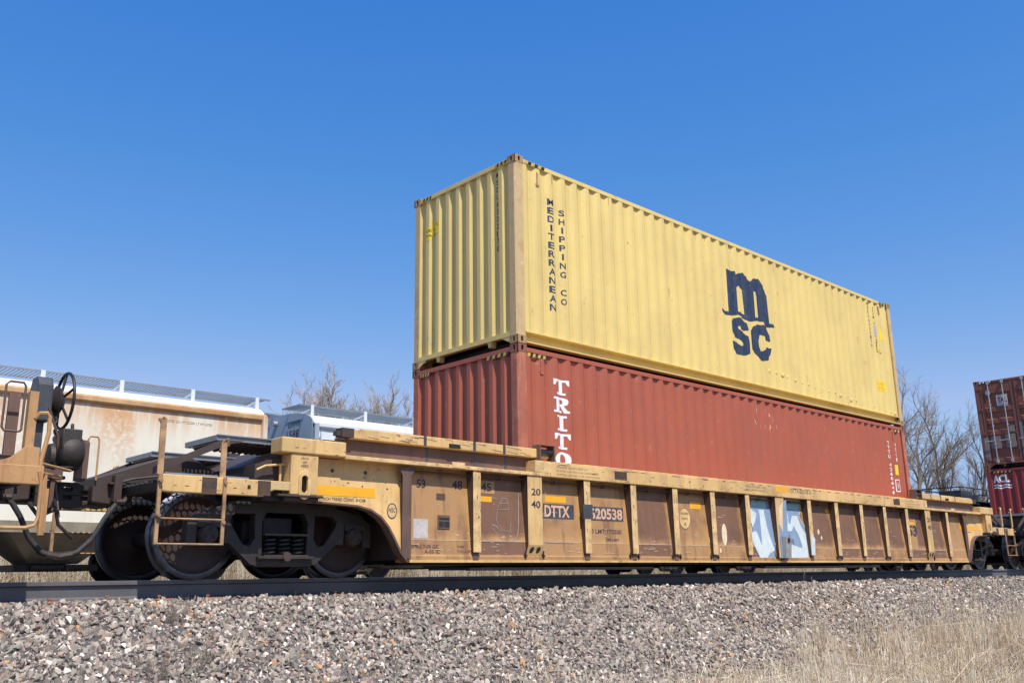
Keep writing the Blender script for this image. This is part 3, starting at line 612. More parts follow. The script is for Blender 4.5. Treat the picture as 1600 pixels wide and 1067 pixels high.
# ------------------------------------------------------------------ trucks
def truck(parent, xc, name='truck', mt='frame', far=True):
    """bolster mesh with side frames, wheels, axles, springs and bearings as sub-parts"""
    t = MB().box(-.18, .18, -.95, .95, .44, .66).box(-.30, .30, -.30, .30, .60, .72).build(name, M['steel_dark'], parent, bevel=.01, loc=(xc, 0, 0))
    out = [(-1.12, .60), (-.98, .70), (-.58, .79), (.58, .79), (.98, .70), (1.12, .60), (1.13, .34), (1.02, .34), (1.01, .555), (.77, .555), (.75, .36), (.66, .37), (.40, .15), (.30, .125), (-.30, .125), (-.40, .15), (-.66, .37), (-.75, .36), (-.77, .555), (-1.01, .555), (-1.02, .34), (-1.13, .34)]
    h1 = [(-.27, .235), (.27, .235), (.28, .60), (.23, .70), (-.23, .70), (-.28, .60)]
    h2 = [(.37, .68), (.60, .68), (.66, .62), (.64, .56), (.50, .36), (.42, .34), (.36, .42)]
    h3 = [(-a, b) for a, b in h2]
    for s in (-1, 1):
        a, b = s*1.0, s*1.12
        f = MB().prism([out, h1, h2, h3], 'y', min(a, b), max(a, b))
        f.box(-.62, .62, min(s*.93, s*1.17), max(s*.93, s*1.17), .765, .80)
        f.box(-.34, .34, min(s*.90, s*1.18), max(s*.90, s*1.18), .205, .235)
        o = f.build('side_frame', M[mt], t, bevel=.012)
    wp = [(.09, -.085), (.11, -.085), (.12, -.05), (.33, -.02), (.385, -.045), (.40, -.058), (.440, -.060), (.457, -.052), (.459, .04), (.485, .052), (.487, .068), (.470, .078), (.40, .078), (.385, .03), (.30, .012), (.13, .06), (.09, .085)]
    wme = {}
    for s in (-1, 1):
        b = MB(); b.lathe([(r, s*-y if False else (y if s < 0 else -y)) for r, y in wp], (0, 0, 0), 'y', 48)
        me = b.mesh('wheel', [M['wheel'], M['tread']], True)
        for p in me.polygons:
            c = p.center; rr = math.hypot(c.x, c.z)
            if rr > .40: p.material_index = 1
        wme[s] = me
    for dx in (-.89, .89):
        ax = MB().lathe([(.06, -.95), (.075, -.9), (.085, -.7), (.085, .7), (.075, .9), (.06, .95)], (0, 0, 0), 'y', 16)
        ax.build('axle', M['wheel'], t, True, loc=(dx, 0, .457))
        for s in (-1, 1):
            link('wheel', wme[s], t, 0, (dx, s*.765, .457))
            bc = MB().lathe([(.02, 0), (.085, 0), (.10, -.02), (.115, -.06), (.115, -.16), (.09, -.18)] if s > 0 else [(.02, 0), (.085, 0), (.10, .02), (.115, .06), (.115, .16), (.09, .18)], (0, s*1.17, 0), 'y', 20)
            for k in range(3):
                a = pi/2+2*pi*k/3
                bc.lathe([(.014, 0), (.014, s*.016)], (.052*cos(a), s*1.17, .052*sin(a)), 'y', 6)
            bc.box(-.13, .13, min(s*1.0, s*1.14), max(s*1.0, s*1.14), .07, .135)
            bc.build('bearing', M['frame'], t, loc=(dx, 0, .457))
    hx = []
    for k in range(61):
        a = k/60*4.6*2*pi; hx.append((.066*cos(a), .066*sin(a), .245+.20*k/60))
    sp = MB().tube(hx, .0155, 5).mesh('spring', M['steel_dark'], True)
    for s in (-1, 1):
        for dx in (-.17, 0, .17): link('spring', sp, t, 0, (dx, s*1.08, 0))
        MB().box(-.27, .27, min(s*.95, s*1.17), max(s*.95, s*1.17), .452, .475).box(-.27, .27, min(s*.95, s*1.17), max(s*.95, s*1.17), .236, .25).lathe([(.05, 0), (.05, s*.03)], (0, s*1.165, .23), 'y', 12).build('spring_seat', M['steel_brown'], t)
        for sx in (-1, 1):
            MB().prism([(sx*.98, .20), (sx*.36, .30), (sx*.36, .25), (sx*.95, .17)] if False else [(sx*.355, .24), (sx*.40, .26), (sx*.40, .60), (sx*.355, .62)], 'y', s*.55, s*.90).build('brake_beam', M['steel_dark'], t)
    return t

# ------------------------------------------------------------------ 53 ft well car
XC0 = 6.096
def ysp(s, a, b): return (min(s*a, s*b), max(s*a, s*b))
def wy(z): return 1.375+(1.05-z)*.09        # the well side leans outwards towards its foot
def lean(mb, s):
    mb.v = [(x, s*(wy(z)-.012+y), z) for x, y, z in mb.v]; return mb
def bay_map(o):
    """move marks from the upright reference plane (1.3 m off centre) onto the leaning well side"""
    for v in o.data.vertices:
        x, y, z = v.co.x+XC0, v.co.y, v.co.z
        w = wy(z); k = (10.398-w)/9.098
        z2 = -.0355+(z+.0355)*k; w = wy(z2); k = (10.398-w)/9.098
        v.co = (-8.8+(x+8.8)*k-XC0, -(wy(z2)+abs(y)-1.3015), -.0355+(z+.0355)*k)
    return o
BAY_TAN = {0, 2, 3, 5, 15}
def well_car(cx, label, kind):
    c = thing('well_car', label, 'well car', (cx, 0, 0), 'yellow-tan well cars of the near train')
    posts = [-8.19, -7.12, -6.096, -5.06, -4.04, -3.03, -2.03, -1.02, 0, 1.02, 2.03, 3.03, 4.04, 5.06, 6.096, 7.12, 8.19]
    for s in (-1, 1):          # s = -1 the side facing the camera
        for i, x in enumerate(posts):
            wide = .27 if i in (2, 14) else (.28 if i == 8 else .125)
            b = MB()
            if i in (0, 16):
                y0, y1 = ysp(s, 1.30, 1.47)
                b.prism([(x-.065, .2), (x+.065, .2), (x+.065, 1.16), (x+.14, 1.27), (x-.14, 1.27), (x-.065, 1.16)], 'y', *ysp(s, 1.455, 1.47))
                b.box(x-.012, x+.012, *ysp(s, 1.34, 1.455), .2, 1.28)
                b.build('side_post', M['tan_dark'], c, bevel=.004)
                continue
            zb = .385 if i in (2, 14) else (.285 if i != 8 else .24)
            web = [(s*1.34, 1.285), (s*1.492, 1.285), (s*1.492, zb), (s*1.445, zb-(.0 if i not in (2, 14) else .13)), (s*1.40, zb-(.0 if i not in (2, 14) else .13)), (s*1.34, zb+.1)]
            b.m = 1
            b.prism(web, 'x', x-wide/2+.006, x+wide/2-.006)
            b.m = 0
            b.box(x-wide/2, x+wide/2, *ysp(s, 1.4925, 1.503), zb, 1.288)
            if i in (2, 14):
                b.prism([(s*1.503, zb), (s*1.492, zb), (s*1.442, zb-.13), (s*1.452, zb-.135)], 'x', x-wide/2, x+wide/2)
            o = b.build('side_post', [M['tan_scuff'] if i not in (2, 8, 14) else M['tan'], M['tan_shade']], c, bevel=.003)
            if i in (2, 14):
                for dx in (-.062, .062):
                    MB().add([(x+dx+.036*cos(a)+.012*sin(a), s*(1.4805+.0158*sin(a)), zb-.064+.042*sin(a)) for a in [2*pi*k/14 for k in range(14)]], [tuple(range(14))]).build('drain_hole', M['black'], c)
            else: MB().box(x-.045, x+.045, *ysp(s, 1.43, 1.475), .20, zb-.001).build('post_foot', M['tan_dark'], c)
            # small bracket with two bolts at the foot
            if i % 2 == 0 or i in (5,):
                for dx in (-1, 1): MB().box(x+dx*(wide/2+.03)-.02, x+dx*(wide/2+.03)+.02, *ysp(s, 1.44, 1.485), .235, .255).tube([(x+dx*(wide/2+.03), s*1.472, .22), (x+dx*(wide/2+.03), s*1.472, .31)], .011, 6).build('foot_bracket', M['steel_dark'], c)
        for i in range(16):
            a = posts[i]+(.012 if i == 0 else .0); b_ = posts[i+1]
            w0 = .0 if i == 0 else .0
            tanb = i in BAY_TAN
            lean(MB().box(a+.001, b_-.001, 0, .012, .425, 1.30), s).build('side_plate', M['tan_bay'] if tanb else M['brown_bay'], c)
            lean(MB().box(a+.001, b_-.001, -.002, .010, .24, .4235), s).build('lower_side_plate', M['tan_bay'] if tanb or i % 3 == 0 else M['brown_bay'], c)
            lean(MB().box(a+.08, b_-.08, .0121, .0135, .4245, .430), s).build('weld_line', M['scratch'], c)
        # reinforced frame plates beside the lifting bays: thin raised sheet with a rounded corner
        for sg in (-1, 1):
            for x0, x1, rs_ in ((-7.05, -6.33, 1), (-5.95, -5.2, -1)):
                pass
        MB().prism([(s*1.447, .25), (s*1.462, .238), (s*1.462, .185), (s*1.44, .165), (s*1.20, .165), (s*1.20, .25)], 'x', -8.15, 8.15).build('side_sill', M['tan_bay'], c)
        MB().box(-8.14, 8.14, *ysp(s, 1.445, 1.4665), .163, .192).build('sill_edge', M['tan'], c)
        # top chord
        MB().box(-5.80, 5.80, *ysp(s, 1.285, 1.52), 1.292, 1.488).box(-5.75, 5.75, *ysp(s, 1.285, 1.508), 1.4885, 1.505).build('top_chord', M['tan'], c, bevel=.012)
        MB().box(-5.1, 5.1, *ysp(s, 1.30, 1.4885), 1.5065, 1.512).build('chord_wear_strip', M['tan'], c)
        pp = MB().tube([(-8.1, s*1.415, 1.235), (8.1, s*1.415, 1.235)], .014, 6)
        for k in range(-7, 8): pp.box(k*1.02+.48, k*1.02+.53, *ysp(s, 1.35, 1.435), 1.215, 1.255)
        pp.build('air_pipe', M['tan_shade'], c)
        for k in (1, -1):
            X = lambda v: (v-XC0)*k
            def pr(pts, *a): return [(X(u), v) for u, v in pts]
            def bx(b, x0, x1, *a): xa, xb = X(x0), X(x1); return b.box(min(xa, xb), max(xa, xb), *a)
            # flange, web and raised chord of the end section
            bx(MB(), -3.0, .285, *ysp(s, 1.285, 1.52), 1.292, 1.338).build('chord_flange', M['tan_scuff'], c, bevel=.006)
            bx(MB(), -3.0, .30, *ysp(s, 1.285, 1.335), 1.339, 1.548).build('chord_web', M['tan_dark'], c)
            uc = MB().prism(pr([(-2.86, 1.549), (.36, 1.549), (.36, 1.60), (.36, 1.672), (-2.72, 1.672), (-2.86, 1.63)]), 'y', *ysp(s, 1.28, 1.425)).build('raised_chord', M['tan'], c, bevel=.01)
            for v in (-1.82, -1.02, -.50):
                bx(MB(), v, v+.045, *ysp(s, 1.425, 1.4275), 1.55, 1.671).build('painted_mark', M['graydk'], uc)
                bx(MB(), v+.1, v+.145, *ysp(s, 1.335, 1.3375), 1.34, 1.547).build('painted_mark', M['graydk'], uc)
            bx(bx(MB(), -1.42, -1.24, *ysp(s, 1.426, 1.436), 1.56, 1.61), -1.40, -1.36, *ysp(s, 1.436, 1.445), 1.565, 1.60).build('chord_socket', M['black'], c)
            bx(bx(MB(), -3.0, -2.84, *ysp(s, 1.30, 1.44), 1.555, 1.66), -3.06, -2.95, *ysp(s, 1.34, 1.42), 1.57, 1.62).build('chord_end_stub', M['steel_brown'], c)
            bx(MB(), -1.45, -1.24, *ysp(s, 1.5205, 1.527), 1.30, 1.372).build('chord_lug', M['tan_scuff'], c, bevel=.01)
            rb = bx(bx(bx(MB(), .12, .145, *ysp(s, 1.34, 1.49), 1.45, 1.72), .40, .425, *ysp(s, 1.34, 1.49), 1.45, 1.72), .12, .425, *ysp(s, 1.34, 1.49), 1.715, 1.728)
            rb.m = 1; rb.tube([(X(.14), s*1.43, 1.63), (X(.40), s*1.43, 1.63)], .045, 12)
            rb.build('roller_bracket', [M['tan_dark'], M['tread']], c, bevel=.003)
            bx(MB(), .0, .30, *ysp(s, 1.30, 1.519), 1.3385, 1.50).build('chord_joint_plate', M['tan_scuff'], c, bevel=.006)
            # end panel with the wheel arch
            arch = [(-2.10, .17), (-2.20, .27), (-2.30, .44), (-2.38, .56), (-2.48, .66), (-2.62, .735), (-2.80, .772), (-3.34, .795)]
            lean(MB().prism(pr([(-3.45, 1.30), (-2.11, 1.30)]+arch+[(-3.45, .80)]), 'y', 0, .012), s).build('end_side_panel', M['tan'], c)
            off = [(-2.075, .165), (-2.175, .28), (-2.275, .45), (-2.36, .575), (-2.465, .678), (-2.61, .755), (-2.795, .792), (-3.34, .815)]
            MB().prism(pr(arch+off[::-1]), 'y', *ysp(s, 1.36, 1.49)).build('arch_flange', M['tan_dark'], c)
            # jacking post, cap and pad
            slot = [(-3.50+.038*cos(a), .985+(.055 if sin(a) > 0 else -.055)+.038*sin(a)) for a in [2*pi*(q+.5)/16 for q in range(16)]]
            jp = MB().prism([pr([(-3.67, .872), (-3.335, .872), (-3.335, 1.31), (-3.67, 1.31)]), pr(slot)], 'y', *ysp(s, 1.47, 1.50))
            bx(jp, -3.665, -3.64, *ysp(s, 1.25, 1.47), .872, 1.31); bx(jp, -3.365, -3.34, *ysp(s, 1.25, 1.47), .872, 1.31)
            jo = jp.build('jacking_post', M['tan'], c, bevel=.008)
            ring = [(-3.50+.075*cos(a), .985+(.075 if sin(a) > 0 else -.09)+.075*sin(a)) for a in [2*pi*(q+.5)/18 for q in range(18)]]
            MB().prism([pr(ring), pr(slot)], 'y', *ysp(s, 1.5005, 1.512)).build('slot_collar', M['tan_scuff'], jo, bevel=.004)
            bx(MB(), -3.63, -3.37, *ysp(s, 1.26, 1.34), .873, 1.3).build('slot_dark', M['black'], jo)  # black block standing in for the shade inside the slot
            bx(bx(MB(), -3.82, -3.27, *ysp(s, 1.2, 1.525), .845, .868), -3.72, -3.3, *ysp(s, 1.15, 1.47), .80, .8445).build('jacking_pad', M['steel_brown'], c, bevel=.005)
            bx(MB(), -3.80, -2.99, *ysp(s, 1.27, 1.52), 1.3105, 1.478).build('corner_cap', M['tan'], c, bevel=.014)
            # end sill and its steps
            MB().prism(pr([(-5.06, .832), (-3.98, .832), (-3.86, .905), (-3.672, .905), (-3.672, 1.0), (-5.06, 1.0)]), 'y', *ysp(s, 1.41, 1.498)).build('end_sill', M['tan'], c, bevel=.008)
            decal([pr(rect(-4.66, -4.50, .838, .994)) if k > 0 else pr(rect(-4.66, -4.50, .838, .994)), pr(rect(-4.05, -3.90, .84, .994))], M['tan_shade'], c, s*1.4995, name='overpainted_patch')
            decal([pr(rect(-3.895, -3.68, .91, .994))], M['yellow_worn'], c, s*1.4995, name='overpainted_patch')
            st = bx(bx(MB(), -5.10, -5.065, *ysp(s, 1.47, 1.50), .33, 1.0), -4.44, -4.405, *ysp(s, 1.505, 1.525), .33, 1.0)
            for z, r_ in ((.335, .011), (.575, .011)): st.tube([(X(-5.08), s*1.515, z), (X(-4.42), s*1.515, z)], r_, 6)
            for v, z in ((-5.085, .93), (-5.085, .6), (-4.42, .94), (-4.42, .55)): st.tube([(X(v), s*1.49, z), (X(v), s*1.54, z)], .02, 6)
            st.build('step_ladder', M['ladder'], c, bevel=.002)
            hs = 1.53 if k > 0 else 1.40
            gr = bx(MB(), -5.11, -5.05, *ysp(s, 1.46, 1.475), 1.0, hs).tube([(X(-5.09), s*1.45, hs-.03), (X(-5.11), s*1.45, hs+.01), (X(-5.08), s*1.45, hs+.03), (X(-5.05), s*1.45, hs)], .018, 6)
            gr.build('corner_stanchion', M['ladder'], c)
            g2 = bx(MB(), -4.46, -4.40, *ysp(s, 1.455, 1.47), .84, 1.36 if k > 0 else 1.52).tube([(X(-4.45), s*1.43, 1.28), (X(-4.44), s*1.47, 1.38), (X(-4.40), s*1.47, 1.40), (X(-4.38), s*1.45, 1.33)], .015, 6)
            g2.build('grab_post', M['ladder'] if k > 0 else M['tan'], c)
            if k < 0:
                for v in (-5.03, -4.36):
                    MB().tube([(X(v), s*1.47, 1.0), (X(v), s*1.50, 1.05), (X(v), s*1.50, 1.46), (X(v-.06 if v < -5 else v-.03), s*1.50, 1.50), (X(v-.02), s*1.47, 1.5)], .016, 7).build('handhold', M['tan'], c)
    # bolted decks, sills and walkways at both ends
    for k in (1, -1):
        X = lambda v: (v-XC0)*k
        def pr(pts): return [(X(u), v) for u, v in pts]
        def bx(b, x0, x1, *a): xa, xb = X(x0), X(x1); return b.box(min(xa, xb), max(xa, xb), *a)
        dr = MB().prism(pr([(-5.30, 1.05), (-4.62, 1.30), (-4.30, 1.36), (-3.95, 1.19), (-2.9, 1.19), (-2.9, .80), (-4.30, .84), (-4.62, .96), (-5.02, .77), (-5.30, .80)]), 'y', -.33, .33)
        dro = dr.build('draft_sill', M['steel_brown'], c, bevel=.015)
        dd = MB().tube([(X(-5.0), -.345, 1.02), (X(-4.92), -.37, 1.05), (X(-4.62), -.37, 1.10), (X(-4.60), -.34, 1.06)], .014, 6).box(min(X(-5.05), X(-4.70)), max(X(-5.05), X(-4.70)), -.345, -.33, .955, .97)
        dd.build('uncoupling_rod', M['steel_brown'], c)
        bx(bx(MB(), -5.12, -5.04, -.44, -.34, .80, 1.08), -5.16, -5.0, -.42, -.34, .98, 1.0).build('rod_bracket', M['steel_brown'], c, bevel=.004)
        MB().prism(pr([(-3.98, 1.19), (-3.84, 1.23), (-3.25, 1.52), (-2.9, 1.53), (-2.14, .95), (-2.08, .2), (-2.13, .2), (-2.2, .88), (-2.8, 1.3), (-2.9, 1.02), (-3.98, 1.02)]), 'y', -1.285, 1.285).build('slope_bulkhead', M['steel_brown'], c)
        MB().prism(pr([(-3.66, 1.01), (-3.66, 1.3), (-3.58, 1.3), (-3.58, 1.01)]), 'y', -1.25, -1.20).build('gusset_plate', M['steel_brown'], c)
        bx(bx(MB(), -5.0, -4.93, -1.40, 1.40, .86, .955), -3.95, -3.7, -1.40, 1.40, .8, .955).build('end_cross_beam', M['steel_dark'], c)
        # honeycomb deck plate: sun falls through it onto the wheels
        hc = MB(); px, py = .066, .057; nx = int(1.22/px); ny = int(1.06/py)
        def strut(a, b):
            dx, dy = b[0]-a[0], b[1]-a[1]; l = math.hypot(dx, dy); nx_, ny_ = -dy/l*.0058, dx/l*.0058
            hc.add([(X(a[0]+q*nx_), a[1]+q*ny_, z) for q in (-1, 1) for z in (.962, .974)]+[(X(b[0]+q*nx_), b[1]+q*ny_, z) for q in (-1, 1) for z in (.962, .974)],
                   [(0, 1, 3, 2), (4, 6, 7, 5), (0, 4, 5, 1), (2, 3, 7, 6), (0, 2, 6, 4), (1, 5, 7, 3)])
        for sd_ in (-1, 1):
            for i in range(nx):
                for j in range(ny):
                    cx_ = -4.98+i*px+(px/2 if j % 2 else 0); cy = sd_*(.36+j*py)
                    R_ = px/math.sqrt(3)
                    pt = [(cx_+R_*cos(pi/6+q*pi/3), cy+sd_*R_*sin(pi/6+q*pi/3)*.98) for q in range(6)]
                    for q in (0, 1, 2): strut(pt[q], pt[q+1])
        ho = hc.build('honeycomb_deck', M['graydk'], c); ho['kind'] = 'stuff'
        bx(MB(), -5.0, -4.1, -1.39, -1.36, .985, 1.03).build('deck_edge', M['galv'], c)
        bx(MB(), -4.6, -3.7, -.42, -.36, 1.10, 1.16).build('pipe_tray', M['steel_brown'], c)
        # raised walkway
        for sd_ in (-1, 1):
            y0, y1 = (-1.22, -.45) if sd_ < 0 else (.45, 1.22)
            wf = bx(bx(MB(), -4.40, -3.2, y0, y0+.02, 1.418, 1.475), -4.40, -3.2, y1-.02, y1, 1.418, 1.475)
            bx(bx(wf, -4.40, -4.38, y0+.02, y1-.02, 1.418, 1.475), -4.40, -3.2, y0-.02, y0+.0, 1.468, 1.48)
            wo = wf.build('raised_walkway', M['galv'], c)
            sl = MB()
            for q in range(24): bx(sl, -4.365+q*.048, -4.347+q*.048, y0+.021, y1-.021, 1.425, 1.468)
            so_ = sl.build('grating', M['graydk'], wo); so_['kind'] = 'stuff'
            wv_ = MB()
            for q in range(15): wv_.tube([(X(-4.30+q*.075), y0+.05, 1.415), (X(-4.30+q*.075), y1-.05, 1.415)], .024, 8)
            wv_.build('walkway_rib', M['steel_brown'], wo)
            MB().prism(pr([(-5.06, 1.02), (-5.06, 1.09), (-4.34, 1.425), (-4.10, 1.425), (-4.30, 1.37)]), 'y', sd_*1.26, sd_*1.23).build('diagonal_brace', M['steel_brown'], c)
        MB().tube([(X(-4.0), -1.36, 1.12), (X(-3.9), -1.36, 1.17), (X(-3.68), -1.36, 1.20), (X(-3.6), -1.36, 1.19)], .014, 6).tube([(X(-3.72), -1.36, 1.19), (X(-3.72), -1.36, 1.0)], .014, 6).build('hand_rail_pipe', M['tan'], c)
        # coupler
        hol = lambda u, v: [(u-.045, v-.022), (u+.035, v-.022), (u+.045, v), (u+.035, v+.022), (u-.045, v+.022)]
        cp = MB().prism([pr([(-5.60, .73), (-5.60, 1.0), (-5.42, 1.0), (-5.25, .94), (-5.12, .93), (-5.12, .80), (-5.25, .79), (-5.42, .74)]), pr(hol(-5.50, .93)), pr(hol(-5.50, .84)), pr(hol(-5.32, .895)), pr(hol(-5.32, .84))], 'y', -.20, -.16)
        bx(cp, -5.58, -5.10, -.15, .18, .78, .95)
        cpo = cp.build('coupler', M['frame'], c, bevel=.01)
        MB().lathe([(.07, -.14), (.09, -.13), (.09, .13), (.07, .14)], (X(-5.62), -.02, .86), 'z', 12).build('knuckle', M['frame'], cpo)
        # hoses
        pts = [(X(-5.06), -.42, .80), (X(-5.12), -.45, .74), (X(-5.2), -.45, .62), (X(-5.3), -.44, .42), (X(-5.42), -.42, .29), (X(-5.56), -.42, .235)]
        MB().tube(pts, [.03, .028, .027, .027, .028, .03], 10).build('air_hose', M['rubber'], c, True)
        MB().tube([(X(-4.96), -.44, .86), (X(-5.02), -.44, .80), (X(-5.10), -.44, .80)], .035, 8).build('hose_fitting', M['frame'], c)
        MB().tube([(X(-5.48), -.42, .26), (X(-5.62), -.42, .235)], .042, 8).build('hose_coupling', M['frame'], c)
        MB().tube([(X(-4.9), -.42, .95), (X(-4.98), -.42, .86)], .02, 8).lathe([(.02, -.04), (.035, 0), (.02, .04)], (X(-4.95), -.42, .8), 'z', 10).build('angle_cock', M['frame'], c)
        truck(c, X(-3.49))
    # floor of the well and cross bearers
    fb = MB()
    for q in range(-8, 9): fb.box(q*1.0-.1, q*1.0+.1, -1.2, 1.2, .15, .28)
    fb.box(-8.1, 8.1, -1.2, -.9, .14, .17).box(-8.1, 8.1, .9, 1.2, .14, .17)
    fb.build('floor_frame', M['steel_dark'], c)
    return c
main = well_car(XC0, 'tan well car in the middle of the picture carrying the yellow and red-brown containers', 'main')
lcar = well_car(-17.296, 'well car end at the left edge with brake wheel and orange-tan posts', 'left')
rcar = well_car(29.488, 'well car at the right edge under the brown and maroon containers', 'right')
main['label'] = 'tan well car in the middle of the picture carrying the yellow and red-brown containers'

# end of the left wagon: hand brake, posts and steps, built at its +X end
def L(v): return v+17.296
for o in [o for o in bpy.data.objects if o.parent is lcar and o.name.split('.')[0] in ('step_ladder', 'handhold', 'corner_stanchion', 'grab_post', 'diagonal_brace', 'raised_walkway')]:
    for q in kids(o): bpy.data.objects.remove(q)
    bpy.data.objects.remove(o)
bw = MB()
def ring(b, cx, cy, cz, R, r, n=28):
    b.tube([(cx, cy+R*cos(2*pi*q/n), cz+R*sin(2*pi*q/n)) for q in range(n+1)], r, 7, False)
ring(bw, L(-5.66), -.30, 1.82, .29, .016)
for q in range(5):
    a = 2*pi*q/5+.3; bw.tube([(L(-5.69), -.30+.1*cos(a), 1.82+.1*sin(a)), (L(-5.66), -.30+.28*cos(a), 1.82+.28*sin(a))], .014, 6)
bwo = bw.build('brake_wheel', M['steel_dark'], lcar, True)
MB().lathe([(.03, .04), (.06, .03), (.15, -.02), (.17, -.05), (.13, -.07), (.05, -.10), (.05, -.16)], (L(-5.70), -.30, 1.80), 'x', 20).build('wheel_hub', M['frame'], bwo, True)
bb = MB().prism([(-.50, 1.56), (-.22, 1.56), (-.22, 1.93), (-.27, 2.02), (-.44, 2.02), (-.50, 1.93)], 'x', L(-5.98), L(-5.83))
bb.build('brake_housing', M['graydk'], lcar, bevel=.02)
MB().box(L(-5.95), L(-5.87), -.42, -.30, 1.12, 1.5585).build('housing_column', M['graydk'], lcar)
dr = MB().lathe([(.06, -.13), (.15, -.11), (.185, -.05), (.19, .03), (.165, .09), (.15, .11), (.05, .13)], (L(-5.60), -.42, 1.27), 'x', 22)
dr.box(L(-5.72), L(-5.53), -.56, -.28, 1.30, 1.50); dr.prism([(-.30, 1.50), (-.26, 1.50), (-.26, 1.60), (-.28, 1.60)], 'x', L(-5.56), L(-5.53))
dr.build('slack_adjuster_drum', M['frame'], lcar, True, bevel=.012)
MB().box(L(-5.50), L(-5.41), -.40, -.30, 1.0, 1.42).box(L(-5.52), L(-5.40), -.42, -.40, 1.02, 1.40).build('drum_support', M['tan_dark'], lcar, bevel=.004)
MB().tube([(L(-5.40), -.36, 1.08), (L(-5.40), -.36, 1.44), (L(-5.38), -.36, 1.47), (L(-5.31), -.36, 1.47), (L(-5.29), -.36, 1.44), (L(-5.29), -.36, 1.02)], .010, 6).build('handhold', M['tan_left'], lcar)
MB().box(L(-6.315), L(-6.24), -1.465, -1.44, .99, 1.665).box(L(-6.315), L(-6.30), -1.44, -1.38, .99, 1.665).build('corner_stanchion', M['tan_left'], lcar, bevel=.003)
MB().box(L(-6.44), L(-6.345), -1.30, -1.26, 1.08, 1.66).box(L(-6.60), L(-6.30), -1.33, -1.20, 1.0, 1.10).build('inner_stanchion', M['tan_dark'], lcar, bevel=.003)
MB().tube([(L(-6.36), -1.44, 1.30), (L(-6.38), -1.47, 1.29), (L(-6.50), -1.47, 1.29), (L(-6.52), -1.47, 1.32), (L(-6.52), -1.47, 1.70), (L(-6.49), -1.47, 1.73), (L(-6.38), -1.47, 1.73), (L(-6.36), -1.47, 1.70), (L(-6.36), -1.47, 1.30)], .011, 6).build('handhold', M['tan_dark'], lcar)
MB().tube([(L(-6.25), -1.46, 1.42), (L(-6.22), -1.48, 1.47), (L(-6.16), -1.48, 1.475), (L(-6.135), -1.48, 1.44), (L(-6.13), -1.48, 1.30), (L(-6.17), -1.48, 1.05), (L(-6.17), -1.48, .92)], .020, 8).build('handhold', M['tan_left'], lcar)
MB().tube([(L(-6.18), -1.50, .95), (L(-6.155), -1.50, .85), (L(-6.15), -1.50, .55), (L(-6.175), -1.50, .48), (L(-6.25), -1.50, .455), (L(-6.9), -1.50, .455), (L(-6.95), -1.50, .5), (L(-6.95), -1.50, .95)], .017, 8).build('step_stirrup', M['tan_left'], lcar, True)
MB().prism([(L(-6.56), 1.0), (L(-6.19), 1.0), (L(-6.19), 1.16), (L(-6.30), 1.17), (L(-6.42), 1.06)], 'y', -1.49, -1.44).build('sill_gusset', M['tan_left'], lcar, bevel=.003)
MB().tube([(L(-6.12), -1.1, 1.08), (L(-5.66), -.7, 1.06)], .014, 6).tube([(L(-6.14), -1.2, .98), (L(-5.75), -.7, 1.0)], .012, 6).build('brake_rod', M['tan_left'], lcar)
MB().box(L(-5.98), L(-5.93), -1.0, -.96, .45, .85).tube([(L(-5.98), -.98, .98), (L(-5.96), -.98, .42)], .03, 8).build('pull_lever', M['tan_left'], lcar)
MB().lathe([(.05, -.03), (.13, -.02), (.14, .02), (.05, .03)], (L(-5.78), -.40, 1.22), 'x', 18).build('chain_sheave', M['frame'], lcar, True)
for k_, (p0, p1, p2, r_) in enumerate((((-5.86, -.5, 1.70), (-5.74, -.48, 1.42), (-5.70, -.42, 1.10), .013), ((-5.98, -.6, 1.16), (-5.8, -.62, 1.09), (-5.52, -.5, 1.12), .016), ((-6.1, -.8, 1.06), (-5.9, -.7, .98), (-5.62, -.4, 1.02), .02), ((-5.80, -.40, 1.30), (-5.72, -.44, 1.02), (-5.66, -.5, .62), .012), ((-5.72, -.5, .8), (-5.66, -.5, .55), (-5.5, -.46, .42), .018), ((-5.95, -.5, .75), (-5.85, -.5, .62), (-5.7, -.5, .70), .022))):
    MB().tube([(L(p[0]), p[1], p[2]) for p in (p0, p1, p2)], r_, 7).build('brake_pipe' if k_ % 2 else 'brake_lever', M[('tan_dark', 'frame', 'steel_brown')[k_ % 3]], lcar, True)
MB().box(L(-6.02), L(-5.70), -.62, -.56, .98, 1.08).box(L(-5.80), L(-5.76), -.60, -.40, .70, .9799).build('brake_bracket', M['tan_dark'], lcar, bevel=.005)
cb = MB()
for q in range(14): cb.tube([(L(-5.78)+.02*(q % 2), -.46, 1.62-q*.038), (L(-5.78)+.02*((q+1) % 2), -.46, 1.585-q*.038)], .011, 5)
cb.build('brake_chain', M['graydk'], lcar)

for o in bpy.data.objects:
    if o.parent is lcar and o.name.split('.')[0] == 'end_sill': o.data.materials[0] = M['tan_left']
# ------------------------------------------------------------------ stencils and marks of the main wagon
def G(pts): return [G(p) if isinstance(p[0], (list, tuple)) else (p[0]-XC0, p[1]) for p in pts]
def T(items, m='ink', y=-1.3045, bold=.0, **k):
    o = letters([(b, u-XC0, v, w, h) for b, u, v, w, h in items], M[m], main, y, bold=bold, **k)
    if y > -1.32: bay_map(o)
def D(polys, m, y=-1.3045, **k):
    o = decal([G(p) for p in polys], M[m], main, y, **k)
    if len(polys) > 3: o['kind'] = 'stuff'
    if -1.32 < y < 0: bay_map(o)
    return o
T([('53', -1.83, 1.055, .14, .10), ('48', -1.27, 1.065, .17, .11)], bold=.02)
T([('45', -.78, 1.065, .17, .11)], bold=.02)
D([rect(-.93, -.60, .93, 1.0)], 'orange', name='stripe'); D([rect(-.93, -.55, 1.04, 1.20)], 'tan_bay', -1.3038, name='repainted_patch')
